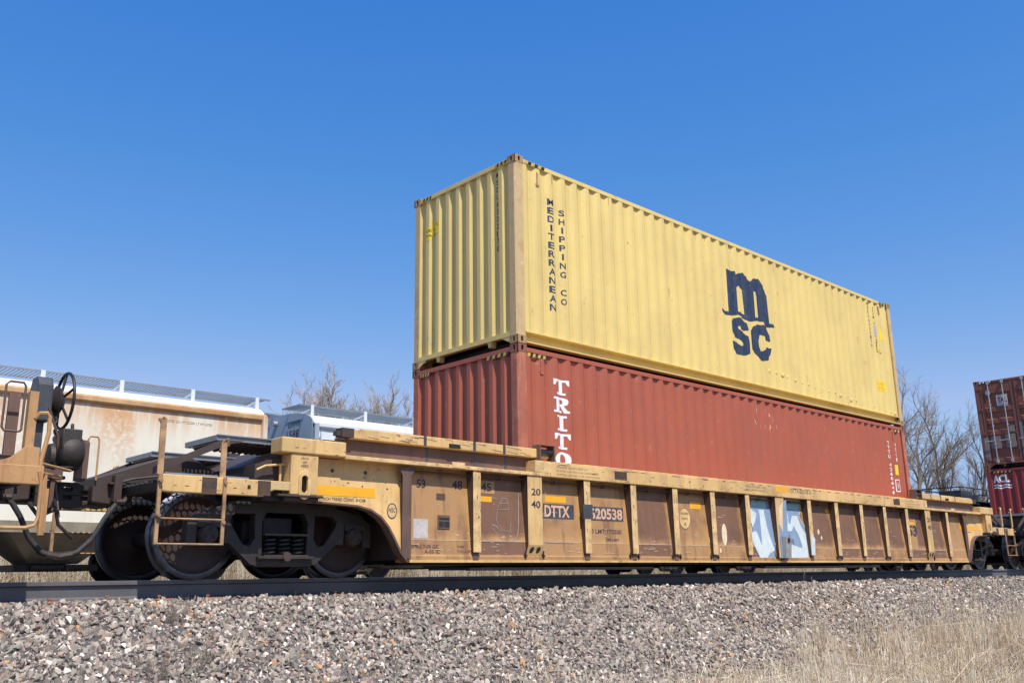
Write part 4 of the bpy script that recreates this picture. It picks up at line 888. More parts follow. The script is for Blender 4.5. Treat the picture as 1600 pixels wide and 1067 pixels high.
T([('20', -.07, 1.03, .17, .095), ('40', -.075, .865, .17, .095)], 'ink', -1.5045, .02)
D([rect(.175, .96, .755, .955), rect(1.09, 2.03, .755, .955)], 'graydk', -1.3040, name='number_board')
D([rect(.94, 1.135, .755, .955)], 'graydk', -1.5044, name='number_board')
T([('DTTX', .37, .775, .50, .16)], 'letter_tan', -1.3060, .03)
T([('620538', 1.295, .775, .715, .16)], 'letter_tan', -1.3060, .03)
T([('LD LMT 170300', 1.235, .57, .74, .065), ('PER UNIT', 1.64, .47, .28, .035)], 'ink', bold=.01)
D([rect(.385, .80, .975, 1.06)], 'orange', name='stripe')
D([rect(3.70, 4.0, 1.01, 1.12)], 'orange', name='stripe')
D([ellipse(3.55, .85, .16, .175, 30)], 'tan', -1.3042, name='oval_plate'); D([[ellipse(3.55, .85, .155, .17, 30), ellipse(3.55, .85, .145, .16, 30)]], 'ink', -1.306, name='oval_plate')
T([('EXCEEDS', 3.45, .91, .20, .035), ('PLATE', 3.48, .83, .14, .035), ('H', 3.53, .73, .045, .06)], 'ink', -1.306, .01)
D([rect(-1.87, -1.65, .45, .68)], 'whitebox', name='placard')
D([rect(-1.52, -1.38, .92, 1.0)], 'tan_shade', name='faded_patch')
bay_map(MB().box(-1.50-XC0, -1.31-XC0, -1.315, -1.3035, .575, .735).build('vent_frame', M['tan_dark'], main))
bay_map(MB().box(-1.485-XC0, -1.325-XC0, -1.3185, -1.3155, .68, .705).box(-1.485-XC0, -1.41-XC0, -1.3185, -1.3155, .59, .66).box(-1.40-XC0, -1.325-XC0, -1.3185, -1.3155, .59, .66).build('vent_slot', M['black'], main))
T([('SPRG 7-05 GC', -1.90, .335, .42, .042), ('A-05 IC', -1.70, .275, .24, .042), ('W44C', -1.18, .345, .12, .03), ('TCC-2-697', -1.18, .285, .24, .03)], 'ink')
D([rect(-3.335, -2.44, .90, 1.01)], 'orange', name='stripe')
T([('2 INCH TREAD COND. SHOES', -3.19, .845, .62, .035)], 'ink', bold=.005)
D([ellipse(-2.19, .76, .075, .095, 22)], 'yellow_worn', name='round_badge'); D([[ellipse(-2.19, .76, .073, .092, 22), ellipse(-2.19, .76, .062, .08, 22)]], 'ink', -1.306, name='round_badge')
T([('NSC', -2.24, .745, .10, .05)], 'ink', -1.307)
D([ellipse(-2.58, 1.185, .025, .022, 14), ellipse(-3.03, 1.18, .025, .022, 14)], 'tan_shade', name='rivet_head')
T([('JACK', -3.555, 1.245, .10, .03), ('UP', -3.53, 1.205, .05, .028), ('HERE', -3.55, 1.165, .09, .028)], 'ink', -1.5015, .01)
T([('A-END', -4.655, .89, .15, .06)], 'ink', -1.501, .01)
D([rect(-4.165, -4.13, .90, .94)], 'black', -1.501, name='slot')
T([('20', 12.13, 1.03, .17, .095), ('40', 12.13, .865, .17, .095)], 'ink', -1.5045, .02)
T([('53', 11.56, .72, .45, .235)], 'ink', -1.3065, .04); D([rect(11.35, 11.98, .46, 1.10)], 'tan_bay', -1.3040, name='repainted_patch'); D([rect(11.35, 11.92, .97, 1.03)], 'orange', -1.3055, name='stripe')
T([('45', 12.62, 1.04, .17, .11), ('57', 13.55, 1.0, .17, .11)], 'ink', bold=.02)
D([rect(13.55, 13.80, .45, .68)], 'whitebox', name='placard')
D([rect(14.36, 15.50, .93, 1.02)], 'orange', name='stripe')
T([('TTX Co', 14.42, 1.14, .34, .07), ('NL 75000', 14.42, 1.05, .5, .05), ('2 INCH TREAD', 14.5, .86, .5, .03)], 'ink')
D([rect(5.975, 6.42, 1.385, 1.475)], 'orange', -1.5206, name='stripe')
T([('DTTX 620538 A', 6.48, 1.385, .72, .075)], 'ink', -1.5204, .005)
T([('SEE EQUIPMENT REGISTER', 5.02, 1.345, .62, .04), ('TOTAL CONTAINER LOAD', 5.02, 1.405, .62, .04)], 'ink', -1.5204)
T([('CHASSIS GUIDES MEET AT', .42, 1.42, .62, .028), ('K KITES CASTING E 40 CONTAINERS', .42, 1.37, .86, .028), ('N KITES CASTING C 45 CONTAINERS', .42, 1.32, .88, .028)], 'ink', -1.5204)
T([('CHASSIS GUIDES MEET AT', 11.1, 1.42, .5, .028), ('K KITES CASTING E 40', 11.1, 1.37, .7, .028), ('N KITES CASTING C 45', 11.1, 1.32, .7, .028)], 'ink', -1.5204)
D([rect(1.62, 1.90, 1.335, 1.46)], 'tan_shade', -1.5204, name='notice_board'); D([rect(10.55, 10.85, 1.335, 1.46)], 'tan_shade', -1.5204, name='notice_board')
T([('DO NOT WALK', 1.64, 1.425, .24, .02), ('FROM WELL TO END', 1.64, 1.395, .24, .02), ('BEFORE LOADING', 1.64, 1.365, .24, .02)], 'black', -1.5215)
D([rect(8.05, 8.6, 1.10, 1.16)], 'orange', name='stripe')
def blob(poly, r, seed, n=3):
    return poly
def strokes(pts, m, y, r_=.004, name='chalk_scrawl'):
    mb = MB()
    for p in pts:
        for a, b in zip(p, p[1:]):
            d = Vector((b[0]-a[0], b[1]-a[1])); n_ = Vector((-d.y, d.x)); 
            if n_.length < 1e-6: continue
            n_.normalize(); n_ *= r_
            mb.add([(a[0]-n_.x-XC0, y, a[1]-n_.y), (b[0]-n_.x-XC0, y, b[1]-n_.y), (b[0]+n_.x-XC0, y, b[1]+n_.y), (a[0]+n_.x-XC0, y, a[1]+n_.y)], [(0, 1, 2, 3)])
    o = mb.build(name, M[m], main); o['kind'] = 'stuff'
    if y > -1.32: bay_map(o)
r7 = random.Random(19)
def smear(n, x0, x1, z0, z1, w, h, m, y):
    ps = []
    for _ in range(n):
        x, z = r7.uniform(x0, x1), r7.uniform(z0, z1); k = 9; ww = w*r7.uniform(.3, 1); hh = h*r7.uniform(.3, 1)
        ps.append([(x+ww*cos(2*pi*q/k)*r7.uniform(.5, 1), z+hh*sin(2*pi*q/k)*r7.uniform(.4, 1)) for q in range(k)])
    D(ps, m, y, name='worn_patch')
smear(26, -1.9, 14.0, .47, .62, .05, .012, 'scratch', -1.3049)
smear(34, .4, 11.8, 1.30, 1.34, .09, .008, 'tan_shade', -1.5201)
smear(16, -3.6, -2.2, .86, 1.26, .02, .015, 'tan_shade', -1.3042)
smear(14, -4.95, -3.75, .84, .99, .04, .008, 'tan_shade', -1.4992)
for i_, xp in enumerate((-.99, 1.04, 2.07, 3.07, 4.08, 5.08, 7.12, 8.13, 9.13, 10.14, 11.16, 13.22)):
    smear(9, xp-.05, xp+.05, .36, 1.26, .012, .05, 'tan_bay' if i_ % 2 else 'tan_dark', -1.5042)
# graffiti over two bays and the centre post
def DG(polys, m, off, name='graffiti'): D(polys, m, -off, name=name)
DG([TR['g_blue']], 'g_mid', 1.3042); DG([TR['g_white1'], TR['g_white2']], 'g_light', 1.3056); DG([TR['g_teal1']], 'g_teal', 1.3056)
DG([TR['g_blue2']], 'g_mid', 1.3042); DG([TR['g_white3']], 'g_light', 1.3056); DG([TR['g_teal2']], 'g_teal', 1.3056)
D([TR['g_post']], 'g_mid', -1.5045, name='graffiti'); D([TR['g_postw']], 'g_cream', -1.5056, name='graffiti'); D([TR['g_p2']], 'g_light', -1.5045, name='graffiti')
for (x, z) in ((5.40, .86), (5.44, .83), (6.46, .62), (6.52, .60), (6.66, .66), (6.70, .62), (6.76, .58)):
    D([[(x, z), (x+.018, z+.004), (x+.055, z-.11), (x+.037, z-.114)]], 'ink', -1.3068, name='graffiti')
D([ellipse(x, z, a, b, 18, t) for x, z, a, b, t in ((4.35, .76, .05, .11, .1), (4.62, .62, .075, .18, 0), (4.22, .52, .05, .07, .3), (4.48, .36, .03, .04, 0), (7.32, .75, .05, .12, -.2), (7.45, .55, .05, .07, .4), (7.42, .40, .12, .08, .7), (7.72, .73, .04, .05, 0), (7.82, .62, .025, .04, 0))], 'g_cream', -1.3056, name='paint_blot')
def outline(key, m, w, y=-1.3064, keep=lambda x, z: z > .43):
    p = TR[key]+TR[key][:1]; q = [p_ for a, b in zip(p, p[1:]) for p_ in [(a[0]+(b[0]-a[0])*f/5, a[1]+(b[1]-a[1])*f/5) for f in range(5)]]
    segs = []; cur = []
    for x, z in q:
        x += r7.uniform(-.006, .006)
        if keep(x, z): cur.append((x, z))
        else:
            if len(cur) > 1: segs.append(cur)
            cur = []
    if len(cur) > 1: segs.append(cur)
    strokes(segs, m, y, w, 'graffiti')
outline('g_blue', 'g_cream', .012); outline('g_blue2', 'g_cream', .010); outline('g_white2', 'g_mid', .008, -1.3068); outline('g_white3', 'g_mid', .008, -1.3068); outline('g_white1', 'g_mid', .006, -1.3068)
strokes([[(5.62, 1.05), (5.66, .8), (5.70, .55)], [(5.36, .62), (5.42, .50)], [(6.62, .98), (6.70, .86)]], 'g_mid', -1.3069, .010, 'graffiti')
# funnel pocket on the centre post
fp = MB().prism([(6.0-XC0, .58), (6.24-XC0, .60), (6.24-XC0, .27), (6.0-XC0, .235)], 'y', -1.515, -1.505)
fp.build('pocket_plate', M['g_mid'], main)
pk = MB().prism([[(-1.515, .235), (-1.56, .235), (-1.60, .60), (-1.515, .62)]], 'x', 6.04-XC0, 6.052-XC0).prism([[(-1.515, .235), (-1.56, .235), (-1.60, .60), (-1.515, .62)]], 'x', 6.208-XC0, 6.22-XC0)
pk.prism([[(-1.56, .235), (-1.572, .235), (-1.612, .60), (-1.60, .60)]], 'x', 6.04-XC0, 6.22-XC0)
pk.build('funnel_pocket', M['chain'], main, bevel=.003)
decal([[(6.09-XC0+.04*cos(a)+.03, .54+.045*sin(a)) for a in [2*pi*q/14 for q in range(14)]]], M['black'], main, -1.6145, name='pocket_hole')
# chalk scrawls and scratches on the bays
strokes([[(-.50, .86), (-.40, 1.0), (-.33, .98), (-.29, .85), (-.5, .84), (-.52, .70), (-.42, .58), (-.28, .56), (-.26, .68)], [(-.46, .92), (-.30, .93)], [(-.6, 1.0), (-.5, .97)], [(-.62, .96), (-.52, .99)], [(-.6, .60), (-.47, .50)], [(-.55, .64), (-.42, .55)]], 'chalk', -1.306, .003)
strokes([[(10.30, .92), (10.38, .80), (10.34, .74), (10.46, .70), (10.42, .60)], [(10.40, .86), (10.5, .78)], [(10.36, .66), (10.52, .64)], [(10.5, .72), (10.56, .62)]], 'chalk', -1.306, .007)
rr = random.Random(4); sc = []
for i in range(95):
    x = rr.uniform(-1.95, 14.0); z = rr.uniform(.28, .95); l = rr.uniform(.03, .20); a = rr.gauss(0, .18)
    if min(abs(x-XC0-p) for p in (-8.19, -7.12, -6.096, -5.06, -4.04, -3.03, -2.03, -1.02, 0, 1.02, 2.03, 3.03, 4.04, 5.06, 6.096, 7.12, 8.19)) < .27: continue
    sc.append([(x, z), (x+l*.5, z+l*.5*a+rr.uniform(-.004, .004)), (x+l, z+l*a)])
strokes([s_ for s_ in sc if s_[0][1] > .44], 'scratch', -1.3052, .0022, 'scratch')
sc = []
for i in range(70):
    x = rr.uniform(-1.9, 14.0); z = rr.uniform(.27, .40); l = rr.uniform(.02, .16); sc.append([(x, z), (x+l*.5, z+rr.uniform(-.008, .008)), (x+l, z+rr.uniform(-.012, .012))])
strokes(sc, 'scratch', -1.3050, .003, 'scratch')
# edges of the doubler plates beside the lifting bays
strokes([[(-.90, .432), (-.26, .432), (-.18, .47), (-.14, .54), (-.125, .64), (-.115, 1.07)], [(.225, .95), (.235, .62), (.26, .52), (.33, .45), (.42, .432), (.95, .432)], [(11.42, .432), (11.85, .432), (11.94, .48), (11.98, .56), (11.98, 1.05)]], 'edge', -1.3052, .006, 'weld_seam')
# scuffs on the chord and posts
ps = []
for i in range(60):
    x = rr.uniform(-3.7, 15.7); z = rr.uniform(1.30, 1.47); w = rr.uniform(.01, .10)*(2.5 if rr.random() < .15 else 1)
    if -3.0 < x < .35 or 11.9 < x < 15.1: z = rr.uniform(1.297, 1.325); w *= .5
    h = rr.uniform(.004, .014)
    ps.append([(x, z), (x+w*.3, z-h*.5), (x+w, z), (x+w*.8, z+h*.7), (x+w*.3, z+h*.4)])
for i in range(46):
    x = rr.uniform(.4, 11.8); w = rr.uniform(.02, .22); ps.append([(x, 1.468), (x+w*.5, 1.464-rr.uniform(0, .012)), (x+w, 1.468), (x+w, 1.474), (x, 1.474)])
D(ps, 'tan_dark', -1.5202, name='rust_scab')
ps = []
for i in range(26):
    x = rr.uniform(-2.7, .1); z = rr.uniform(1.565, 1.66); w = rr.uniform(.04, .22); ps.append([(x, z), (x+w, z-w*.08), (x+w, z-w*.08+.006), (x, z+.006)])
D(ps, 'tan_dark', -1.4262, name='rust_scab')

# ------------------------------------------------------------------ hopper wagons on the far track (its centre line lies at y = 11.9)
FY = 11.9
def hopper(x0, x1, label, side, roof, eave, endm, low, rusty):
    c = thing('hopper_car', label, 'hopper car', ((x0+x1)/2, FY, 0), 'covered hopper cars on the far track')
    a, b = x0-(x0+x1)/2, x1-(x0+x1)/2
    for s in (-1, 1):
        MB().box(a+.02, b-.02, *ysp(s, 1.545, 1.575), 1.25, 3.80).build('side_wall', side, c)
        for k in range(1, 8):
            x = a+(b-a)*k/8
            if not rusty or True: MB().box(x-.004, x+.004, *ysp(s, 1.575, 1.582), 1.25, 3.78).build('side_seam', side, c)
        MB().prism([(s*1.55, 3.80), (s*1.63, 3.80), (s*1.655, 3.84), (s*1.655, 3.93), (s*1.62, 3.97), (s*1.55, 3.98)], 'x', a, b).build('roof_eave', eave, c, bevel=.01)
        MB().box(a, b, *ysp(s, 1.50, 1.60), 1.02, 1.249).build('side_sill', side if not rusty else low, c)
    pts = [(1.55*cos(t), 3.975+.33*sin(t)) for t in [pi*q/20 for q in range(21)]]
    MB().prism([(u, v) for u, v in pts], 'x', a+.01, b-.01).build('roof', roof, c, True)
    for s, x in ((-1, a), (1, b)):
        xa, xb = (x+.0, x+.03) if s < 0 else (x-.03, x)
        pe = [(1.56*cos(t), 3.96+.365*sin(t)) for t in [pi*q/20 for q in range(21)]]
        MB().prism([(-1.54, 2.1)]+[(u, v) for u, v in reversed(pe)]+[(1.54, 2.1)], 'x', xa-.006, xb+.006).build('end_wall', endm, c)
        MB().prism([(x-s*.03, 2.1), (x-s*2.9, 1.15), (x-s*2.9, 1.05), (x-s*.03, 2.02)], 'y', -1.53, 1.53).build('slope_sheet', low, c)
        for sy in (-1, 1):
            MB().box(min(x, x-s*.12), max(x, x-s*.12), *ysp(sy, 1.58, 1.70), 1.0, 3.9).build('corner_post', endm if not rusty else side, c)
            MB().tube([(x-s*.9, sy*1.3, 2.0), (x-s*.2, sy*1.3, 1.1)], .05, 6).build('end_brace', low, c)
        MB().box(min(x, x-s*.3), max(x, x-s*.3), -1.5, 1.5, .95, 1.15).build('end_sill', low, c)
        MB().box(min(x+s*.0, x+s*.55), max(x, x+s*.55), -.16, .16, .72, .98).build('coupler', M['frame'], c)
        ld = MB()
        for z in (1.3, 1.75, 2.2, 2.65, 3.1, 3.5): ld.tube([(x-s*.2, -1.70, z), (x-s*.65, -1.70, z)], .012, 5)
        for v in (.2, .65): ld.box(x-s*v-.02, x-s*v+.02, -1.71, -1.66, .6, 3.7)
        if x0 > 2 or s < 0: ld.build('end_ladder', side, c)
    # underbody: sloping bays with gates
    n = 4
    for k in range(n):
        xm = a+(b-a)*(k+.5)/n*.66+(b-a)*.17
        w = (b-a)*.66/n*.49
        MB().add([(xm-w, -1.5, 1.25), (xm+w, -1.5, 1.25), (xm+w, 1.5, 1.25), (xm-w, 1.5, 1.25), (xm-.5, -.55, .42), (xm+.5, -.55, .42), (xm+.5, .55, .42), (xm-.5, .55, .42)],
                 [(0, 1, 2, 3), (4, 7, 6, 5), (0, 4, 5, 1), (1, 5, 6, 2), (2, 6, 7, 3), (3, 7, 4, 0)]).build('discharge_bay', low, c)
        g = MB().box(xm-.85, xm+.85, -.75, .75, .27, .40).box(xm-.55, xm+.55, -.9, -.75, .30, .38).tube([(xm+.15, -1.02, .33), (xm+.15, -.75, .33)], .055, 8)
        g.build('outlet_gate', M['steel_dark'], c)
    if not rusty:
        xs0 = a+2.9 if x0 > 10 else a+5.5
        MB().box(xs0, b-2.9, -1.35, -1.15, .20, .44).box(xs0+.4, b-3.4, -1.149, 1.1, .24, .40).build('under_slung_piping', M['steel_dark'], c)
    # running boards on brackets along both sides of the roof
    for s in (-1, 1):
        y0, y1 = ysp(s, .42, 1.30)
        rb = MB().box(a-.25, b+.25, y0, y0+.02, 4.39, 4.428).box(a-.25, b+.25, y1-.02, y1, 4.39, 4.428)
        ro = rb.build('running_board', M['galv'], c)
        sl = MB()
        for q in range(int((b-a+.5)/.085)): x = a-.24+q*.085; sl.box(x, x+.010, y0+.021, y1-.021, 4.395, 4.42)
        so_ = sl.build('grating', M['galv'], ro); so_['kind'] = 'stuff'
        nb = int((b-a)/1.58)
        for q in range(nb+1):
            x = a+.12+q*(b-a-.24)/nb
            MB().box(x-.045, x+.045, *ysp(s, 1.31, 1.335), 4.06, 4.435).prism([(s*1.31, 4.37), (s*.75, 4.30), (s*.75, 4.27), (s*1.31, 4.32)], 'x', x-.012, x+.012).build('board_bracket', roof if not rusty else side_clean, c)
    for q in range(5):
        x = a+(b-a)*(q+.5)/5
        MB().box(x-.9, x+.9, -.25, .25, 4.28, 4.38).build('hatch_cover', roof, c, bevel=.02)
    for x in (a+1.75, b-1.75):
        truck(c, x)
    return c
side_clean = M['hop_new']
h0 = hopper(-14.6, 2.38, 'white hopper car streaked with orange rust below its eave', M['hop_white'], M['hop_roof'], M['hop_rusty'], M['hop_low'], M['hop_low'], True)
h1 = hopper(3.72, 20.6, 'pale blue-grey hopper car with rounded end, between the rusty one and the red-brown container', M['hop_new'], M['hop_new'], M['hop_new'], M['hop_end'], M['hop_low'], False)
h2 = hopper(21.9, 38.6, 'hopper car of which only wheels and gates show beneath the well car sill', M['hop_new'], M['hop_new'], M['hop_new'], M['hop_end'], M['hop_low'], False)
xe = 3.72-(3.72+20.6)/2
letters([('GNWR', .35, 3.92, .62, .17), ('1588', .30, 3.64, .62, .20)], M['ink'], h1, xe-.010, 'x', .0)
MB().tube([(xe-.02, 0.25, 4.12), (xe-.14, .25, 4.12)], .07, 10).build('end_lamp', M['chain'], h1)
letters([('CAPY 223750  LD LMT 222300  LT WT 63700', 5.8, 3.55, 1.3, .06)], M['ink'], h0, -1.5765)
# tank wagon beyond, whose loading platform rises behind the near train
tk = thing('tank_car', 'black tank car with railed platform showing over the right end of the tan well car', 'tank car', (49.3, FY, 0))
MB().lathe([(.3, -8.3), (.9, -8.15), (1.35, -7.8), (1.5, -7.3), (1.5, 7.3), (1.35, 7.8), (.9, 8.15), (.3, 8.3)], (0, 0, 2.35), 'x', 40).build('tank_shell', M['tank'], tk, True)
MB().lathe([(.75, 3.75), (.78, 4.0), (.78, 4.28), (.5, 4.33), (.1, 4.34)], (0, 0, 0), 'z', 24).build('dome_housing', M['tank'], tk, True)
MB().box(-3.6, 3.8, -1.2, 1.2, 3.85, 3.9).build('platform', M['tank'], tk)
rl = MB()
for y in (-1.2, 1.2):
    rl.tube([(-3.6, y, 4.58), (3.8, y, 4.58)], .035, 6); rl.tube([(-3.6, y, 4.22), (3.8, y, 4.22)], .025, 6)
    for x in (-3.6, -1.7, .2, 2.0, 3.8): rl.tube([(x, y, 3.85), (x, y, 4.6)], .035, 6)
for x in (-3.6, 3.8): rl.tube([(x, -1.2, 4.58), (x, 1.2, 4.58)], .035, 6)
rl.build('railing', M['tank'], tk)
MB().box(-2.9, -1.2, -.9, .3, 3.95, 4.45).build('valve_box', M['tank'], tk, bevel=.03)
for x in (-6.3, 6.3): truck(tk, x)
MB().box(-8.3, 8.3, -.2, .2, .8, 1.0).build('centre_sill', M['tank'], tk)

# ------------------------------------------------------------------ bare trees
def tree_mesh(seed, h, spread, levels, lean=0.0, fork=0.25, twig_n=5, cl=1.0, r0=None):
    r = random.Random(seed); tr = MB(); tw = MB()
    r0 = r0 or h*.0205
    def branch(p, d, l, rad_, lev):
        n = 5 if lev < 2 else (4 if lev < 4 else 3)
        seg = 6 if lev == 0 else (5 if lev < 3 else 3)
        pts = [p.copy()]; rs = [rad_]; dd = d.copy(); ds = [d.copy()]
        for i in range(seg):
            k = .10 if lev == 0 else .20
            dd = dd+Vector((r.gauss(0, k), r.gauss(0, k), r.gauss(0, k*.6)+(.05 if lev else .03))); dd.normalize()
            pts.append(pts[-1]+dd*(l/seg)); ds.append(dd.copy()); rs.append(rad_*(1-.62*(i+1)/seg))
        (tr if lev < 3 else tw).tube(pts, rs, 8 if lev == 0 else (6 if lev == 1 else (4 if lev == 2 else 3)), False)
        if lev >= levels: return
        nb = {0: 8 if cl < 1.1 else 11, 1: 8, 2: 7, 3: twig_n}.get(lev, 4)
        for q in range(nb):
            t = (fork+(1-fork)*(q+r.random())/nb) if lev == 0 else .18+.82*(q+r.random()*.9)/nb
            i = min(seg-1, int(t*seg)); f = t*seg-i
            pp = pts[i].lerp(pts[i+1], min(1, f)); rr_ = rs[i]*(1-f)+rs[i+1]*min(1, f)
            d0 = ds[min(seg, i+1)]; a = r.uniform(0, 2*pi)
            s1 = d0.cross(Vector((0.3, .2, 1))); s1 = s1.normalized() if s1.length > .01 else Vector((1, 0, 0)); s2 = d0.cross(s1)
            an = r.uniform(.35, .85)*spread
            nd = d0*cos(an)+(s1*cos(a)+s2*sin(a))*sin(an); nd.z += .12; nd.normalize()
            ll = l*r.uniform(.38, .66)*((1.05-.35*t)*cl if lev == 0 else 1-.3*t)
            branch(pp, nd, ll, max(.0085 if cl < 1.1 else .0105, rr_*r.uniform(.45, .72)), lev+1)
        if lev < 3: branch(pts[-1], ds[-1], l*.5, max(.009, rs[-1]*.9), lev+1)
    branch(Vector((0, 0, -.3)), Vector((lean, r.uniform(-.05, .05), 1)).normalized(), h*.72, r0, 0)
    return tr, tw
TM = {}
def tree(kind, x, y, s, rz, label, mb_, mt, group):
    k = (kind, mb_, mt)
    if k not in TM:
        tr, tw = tree_mesh(*kind); TM[k] = (tr.mesh('trunk', M[mb_], True), tw.mesh('branches', M[mt]))
    t = thing('bare_tree', label, 'tree', (x, y, terrain_z(x, y)), group, rz); t.scale = (s, s, s)
    link('trunk', TM[k][0], t); link('branches', TM[k][1], t)
    return t
K1 = (11, 11.5, 1.0, 4, .02, .22, 6); K2 = (23, 10.5, .80, 4, -.06, .15, 5); K6 = (91, 12, .95, 4, .03, .2, 5); K7 = (77, 12, .8, 4, -.05, .15, 5); K3 = (37, 11, .62, 4, .04, .3, 5); K4 = (51, 13, 1.05, 4, .12, .28, 4); K5 = (68, 12, .85, 4, -.10, .2, 5)
gl = 'bare trees behind the hopper cars'
N1 = (11, 7.6, 1.0, 4, .02, .35, 7, 1.35); N2 = (23, 6.4, 1.1, 4, -.30, .3, 7, 1.4); N3 = (68, 7.4, .9, 4, .06, .3, 7, 1.3); N4 = (37, 8.0, .6, 4, .02, .25, 6, 1.15)
tree(N1, 18.7, 33, 1.06, .4, 'pale bare tree with one tall leader, midway in the group over the blue-grey hopper', 'bark_pale', 'twig', gl)
tree(N2, 17.0, 33, 1.08, .2, 'low wide bare tree leaning left, leftmost over the blue-grey hopper car', 'bark_pale', 'twig', gl)
tree(N3, 21.6, 34, 1.04, 1.2, 'buff bare tree with forked top, just right of the tall-leader tree over the hopper car', 'bark_pale', 'twig', gl)
tree(N4, 24.0, 35, 1.1, 0.3, 'slim upright bare tree beside the left edge of the yellow container', 'bark_pale', 'twig', gl)
tree(N4, 25.6, 34, 1.05, 3.4, 'short bushy bare sapling against the left edge of the red-brown container', 'bark_pale', 'twig', gl)
tree(N3, 19.9, 36, 1.04, 4.0, 'hazier bare tree farther back between the tall-leader tree and the forked one', 'bark_pale', 'twig', gl)
tree(N1, 22.9, 37, 1.0, 3.0, 'hazier bare tree farther back between the forked tree and the slim upright one', 'bark_pale', 'twig', gl)
gr = 'bare trees seen between the two container stacks'
tree(K4, 67, 24, 1.12, 3.3, 'dark bare tree with a long limb rising beside the right edge of the yellow container', 'bark_dark', 'twig_dark', gr)
tree(K5, 73.5, 25, 1.10, .6, 'bare tree with twin upright stems midway in the gap between container stacks', 'bark_dark', 'twig_dark', gr)
tree(K6, 80, 25, 1.12, 2.5, 'tallest forked bare tree in the gap between container stacks', 'bark_dark', 'twig_dark', gr)
tree(K7, 86, 25, 1.12, 1.1, 'thick bare tree leaning right toward the barred container doors', 'bark_dark', 'twig_dark', gr)
tree(K5, 91, 27, .80, 4.1, 'bare tree partly behind the left edge of the barred container doors', 'bark_dark', 'twig_dark', gr)
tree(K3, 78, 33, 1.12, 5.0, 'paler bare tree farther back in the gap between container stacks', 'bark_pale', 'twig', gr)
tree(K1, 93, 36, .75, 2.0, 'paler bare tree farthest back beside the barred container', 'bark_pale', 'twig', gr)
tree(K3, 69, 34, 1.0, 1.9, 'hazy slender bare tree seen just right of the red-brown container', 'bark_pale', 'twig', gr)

# ------------------------------------------------------------------ scattered stone, grass
def variants(name, meshes):
    c = bpy.data.collections.new(name)
    for me in meshes:
        o = bpy.data.objects.new(name, me); c.objects.link(o)
    return c
def scatter(name, pts, coll, label, cat):
    """pts: (x, y, z, rx, ry, rz, scale, index)"""
    me = bpy.data.meshes.new(name); me.from_pydata([p[:3] for p in pts], [], [])
    a = me.attributes.new('rot', 'FLOAT_VECTOR', 'POINT'); a.data.foreach_set('vector', [v for p in pts for v in p[3:6]])
    a = me.attributes.new('scl', 'FLOAT', 'POINT'); a.data.foreach_set('value', [p[6] for p in pts])
    a = me.attributes.new('idx', 'INT', 'POINT'); a.data.foreach_set('value', [int(p[7]) for p in pts])
    o = bpy.data.objects.new(name, me); COL.objects.link(o)
    ng = bpy.data.node_groups.new(name, 'GeometryNodeTree')
    ng.interface.new_socket('Geometry', in_out='INPUT', socket_type='NodeSocketGeometry'); ng.interface.new_socket('Geometry', in_out='OUTPUT', socket_type='NodeSocketGeometry')
    N = ng.nodes; L_ = ng.links
    gi = N.new('NodeGroupInput'); go = N.new('NodeGroupOutput'); ip = N.new('GeometryNodeInstanceOnPoints')
    ci = N.new('GeometryNodeCollectionInfo'); ci.inputs['Collection'].default_value = coll; ci.inputs['Separate Children'].default_value = True; ci.inputs['Reset Children'].default_value = True
    def at_(nm, ty):
        n = N.new('GeometryNodeInputNamedAttribute'); n.data_type = ty; n.inputs['Name'].default_value = nm; return n.outputs['Attribute']
    L_.new(gi.outputs[0], ip.inputs['Points']); L_.new(ci.outputs[0], ip.inputs['Instance']); ip.inputs['Pick Instance'].default_value = True
    L_.new(at_('idx', 'INT'), ip.inputs['Instance Index']); L_.new(at_('rot', 'FLOAT_VECTOR'), ip.inputs['Rotation'])
    sc_ = at_('scl', 'FLOAT'); cb_ = N.new('ShaderNodeCombineXYZ')
    for i in range(3): L_.new(sc_, cb_.inputs[i])
    L_.new(cb_.outputs[0], ip.inputs['Scale']); L_.new(ip.outputs[0], go.inputs[0])
    md = o.modifiers.new('scatter', 'NODES'); md.node_group = ng
    o['kind'] = 'stuff'; o['label'] = label; o['category'] = cat
    return o
rs_ = random.Random(5)
stones = []
for k in range(12):
    bm = bmesh.new()
    e = (rs_.uniform(.85, 1.5), rs_.uniform(.65, 1.0), rs_.uniform(.35, .75))
    for q in range(11):
        v = Vector((rs_.gauss(0, 1), rs_.gauss(0, 1), rs_.gauss(0, 1))).normalized()*rs_.uniform(.8, 1.05)
        bm.verts.new((v.x*e[0], v.y*e[1], v.z*e[2]))
    bmesh.ops.convex_hull(bm, input=bm.verts)
    for v in [v for v in bm.verts if not v.link_faces]: bm.verts.remove(v)
    me = bpy.data.meshes.new('stone'); bm.to_mesh(me); bm.free(); me.materials.append(M['stone']); stones.append(me)
sc_coll = variants('stone', stones)
P = []
def strip(x0, x1, y0, y1, dens, s0, s1, z_off=0.0):
    n = int((x1-x0)*(y1-y0)*dens)
    for _ in range(n):
        x = rs_.uniform(x0, x1); y = rs_.uniform(y0, y1)
        s = s0*.8+(s1*1.12-s0*.8)*rs_.random()**1.7*(1.3 if rs_.random() < .05 else 1)
        P.append((x, y, terrain_z(x, y)+z_off+rs_.uniform(-.6, 1.15)*s, rs_.uniform(0, 6.28), rs_.uniform(0, 6.28), rs_.uniform(0, 6.28), s, rs_.randrange(12)))
strip(-8.5, 3, -3.75, -1.25, 2500, .0145, .040)
strip(3, 12, -4.0, -1.25, 1900, .016, .042)
strip(12, 30, -4.0, -1.25, 1150, .019, .042)
strip(30, 75, -3.9, -1.25, 260, .038, .068)
strip(-8.5, -1, -1.27, -.86, 600, .014, .030, -.050)
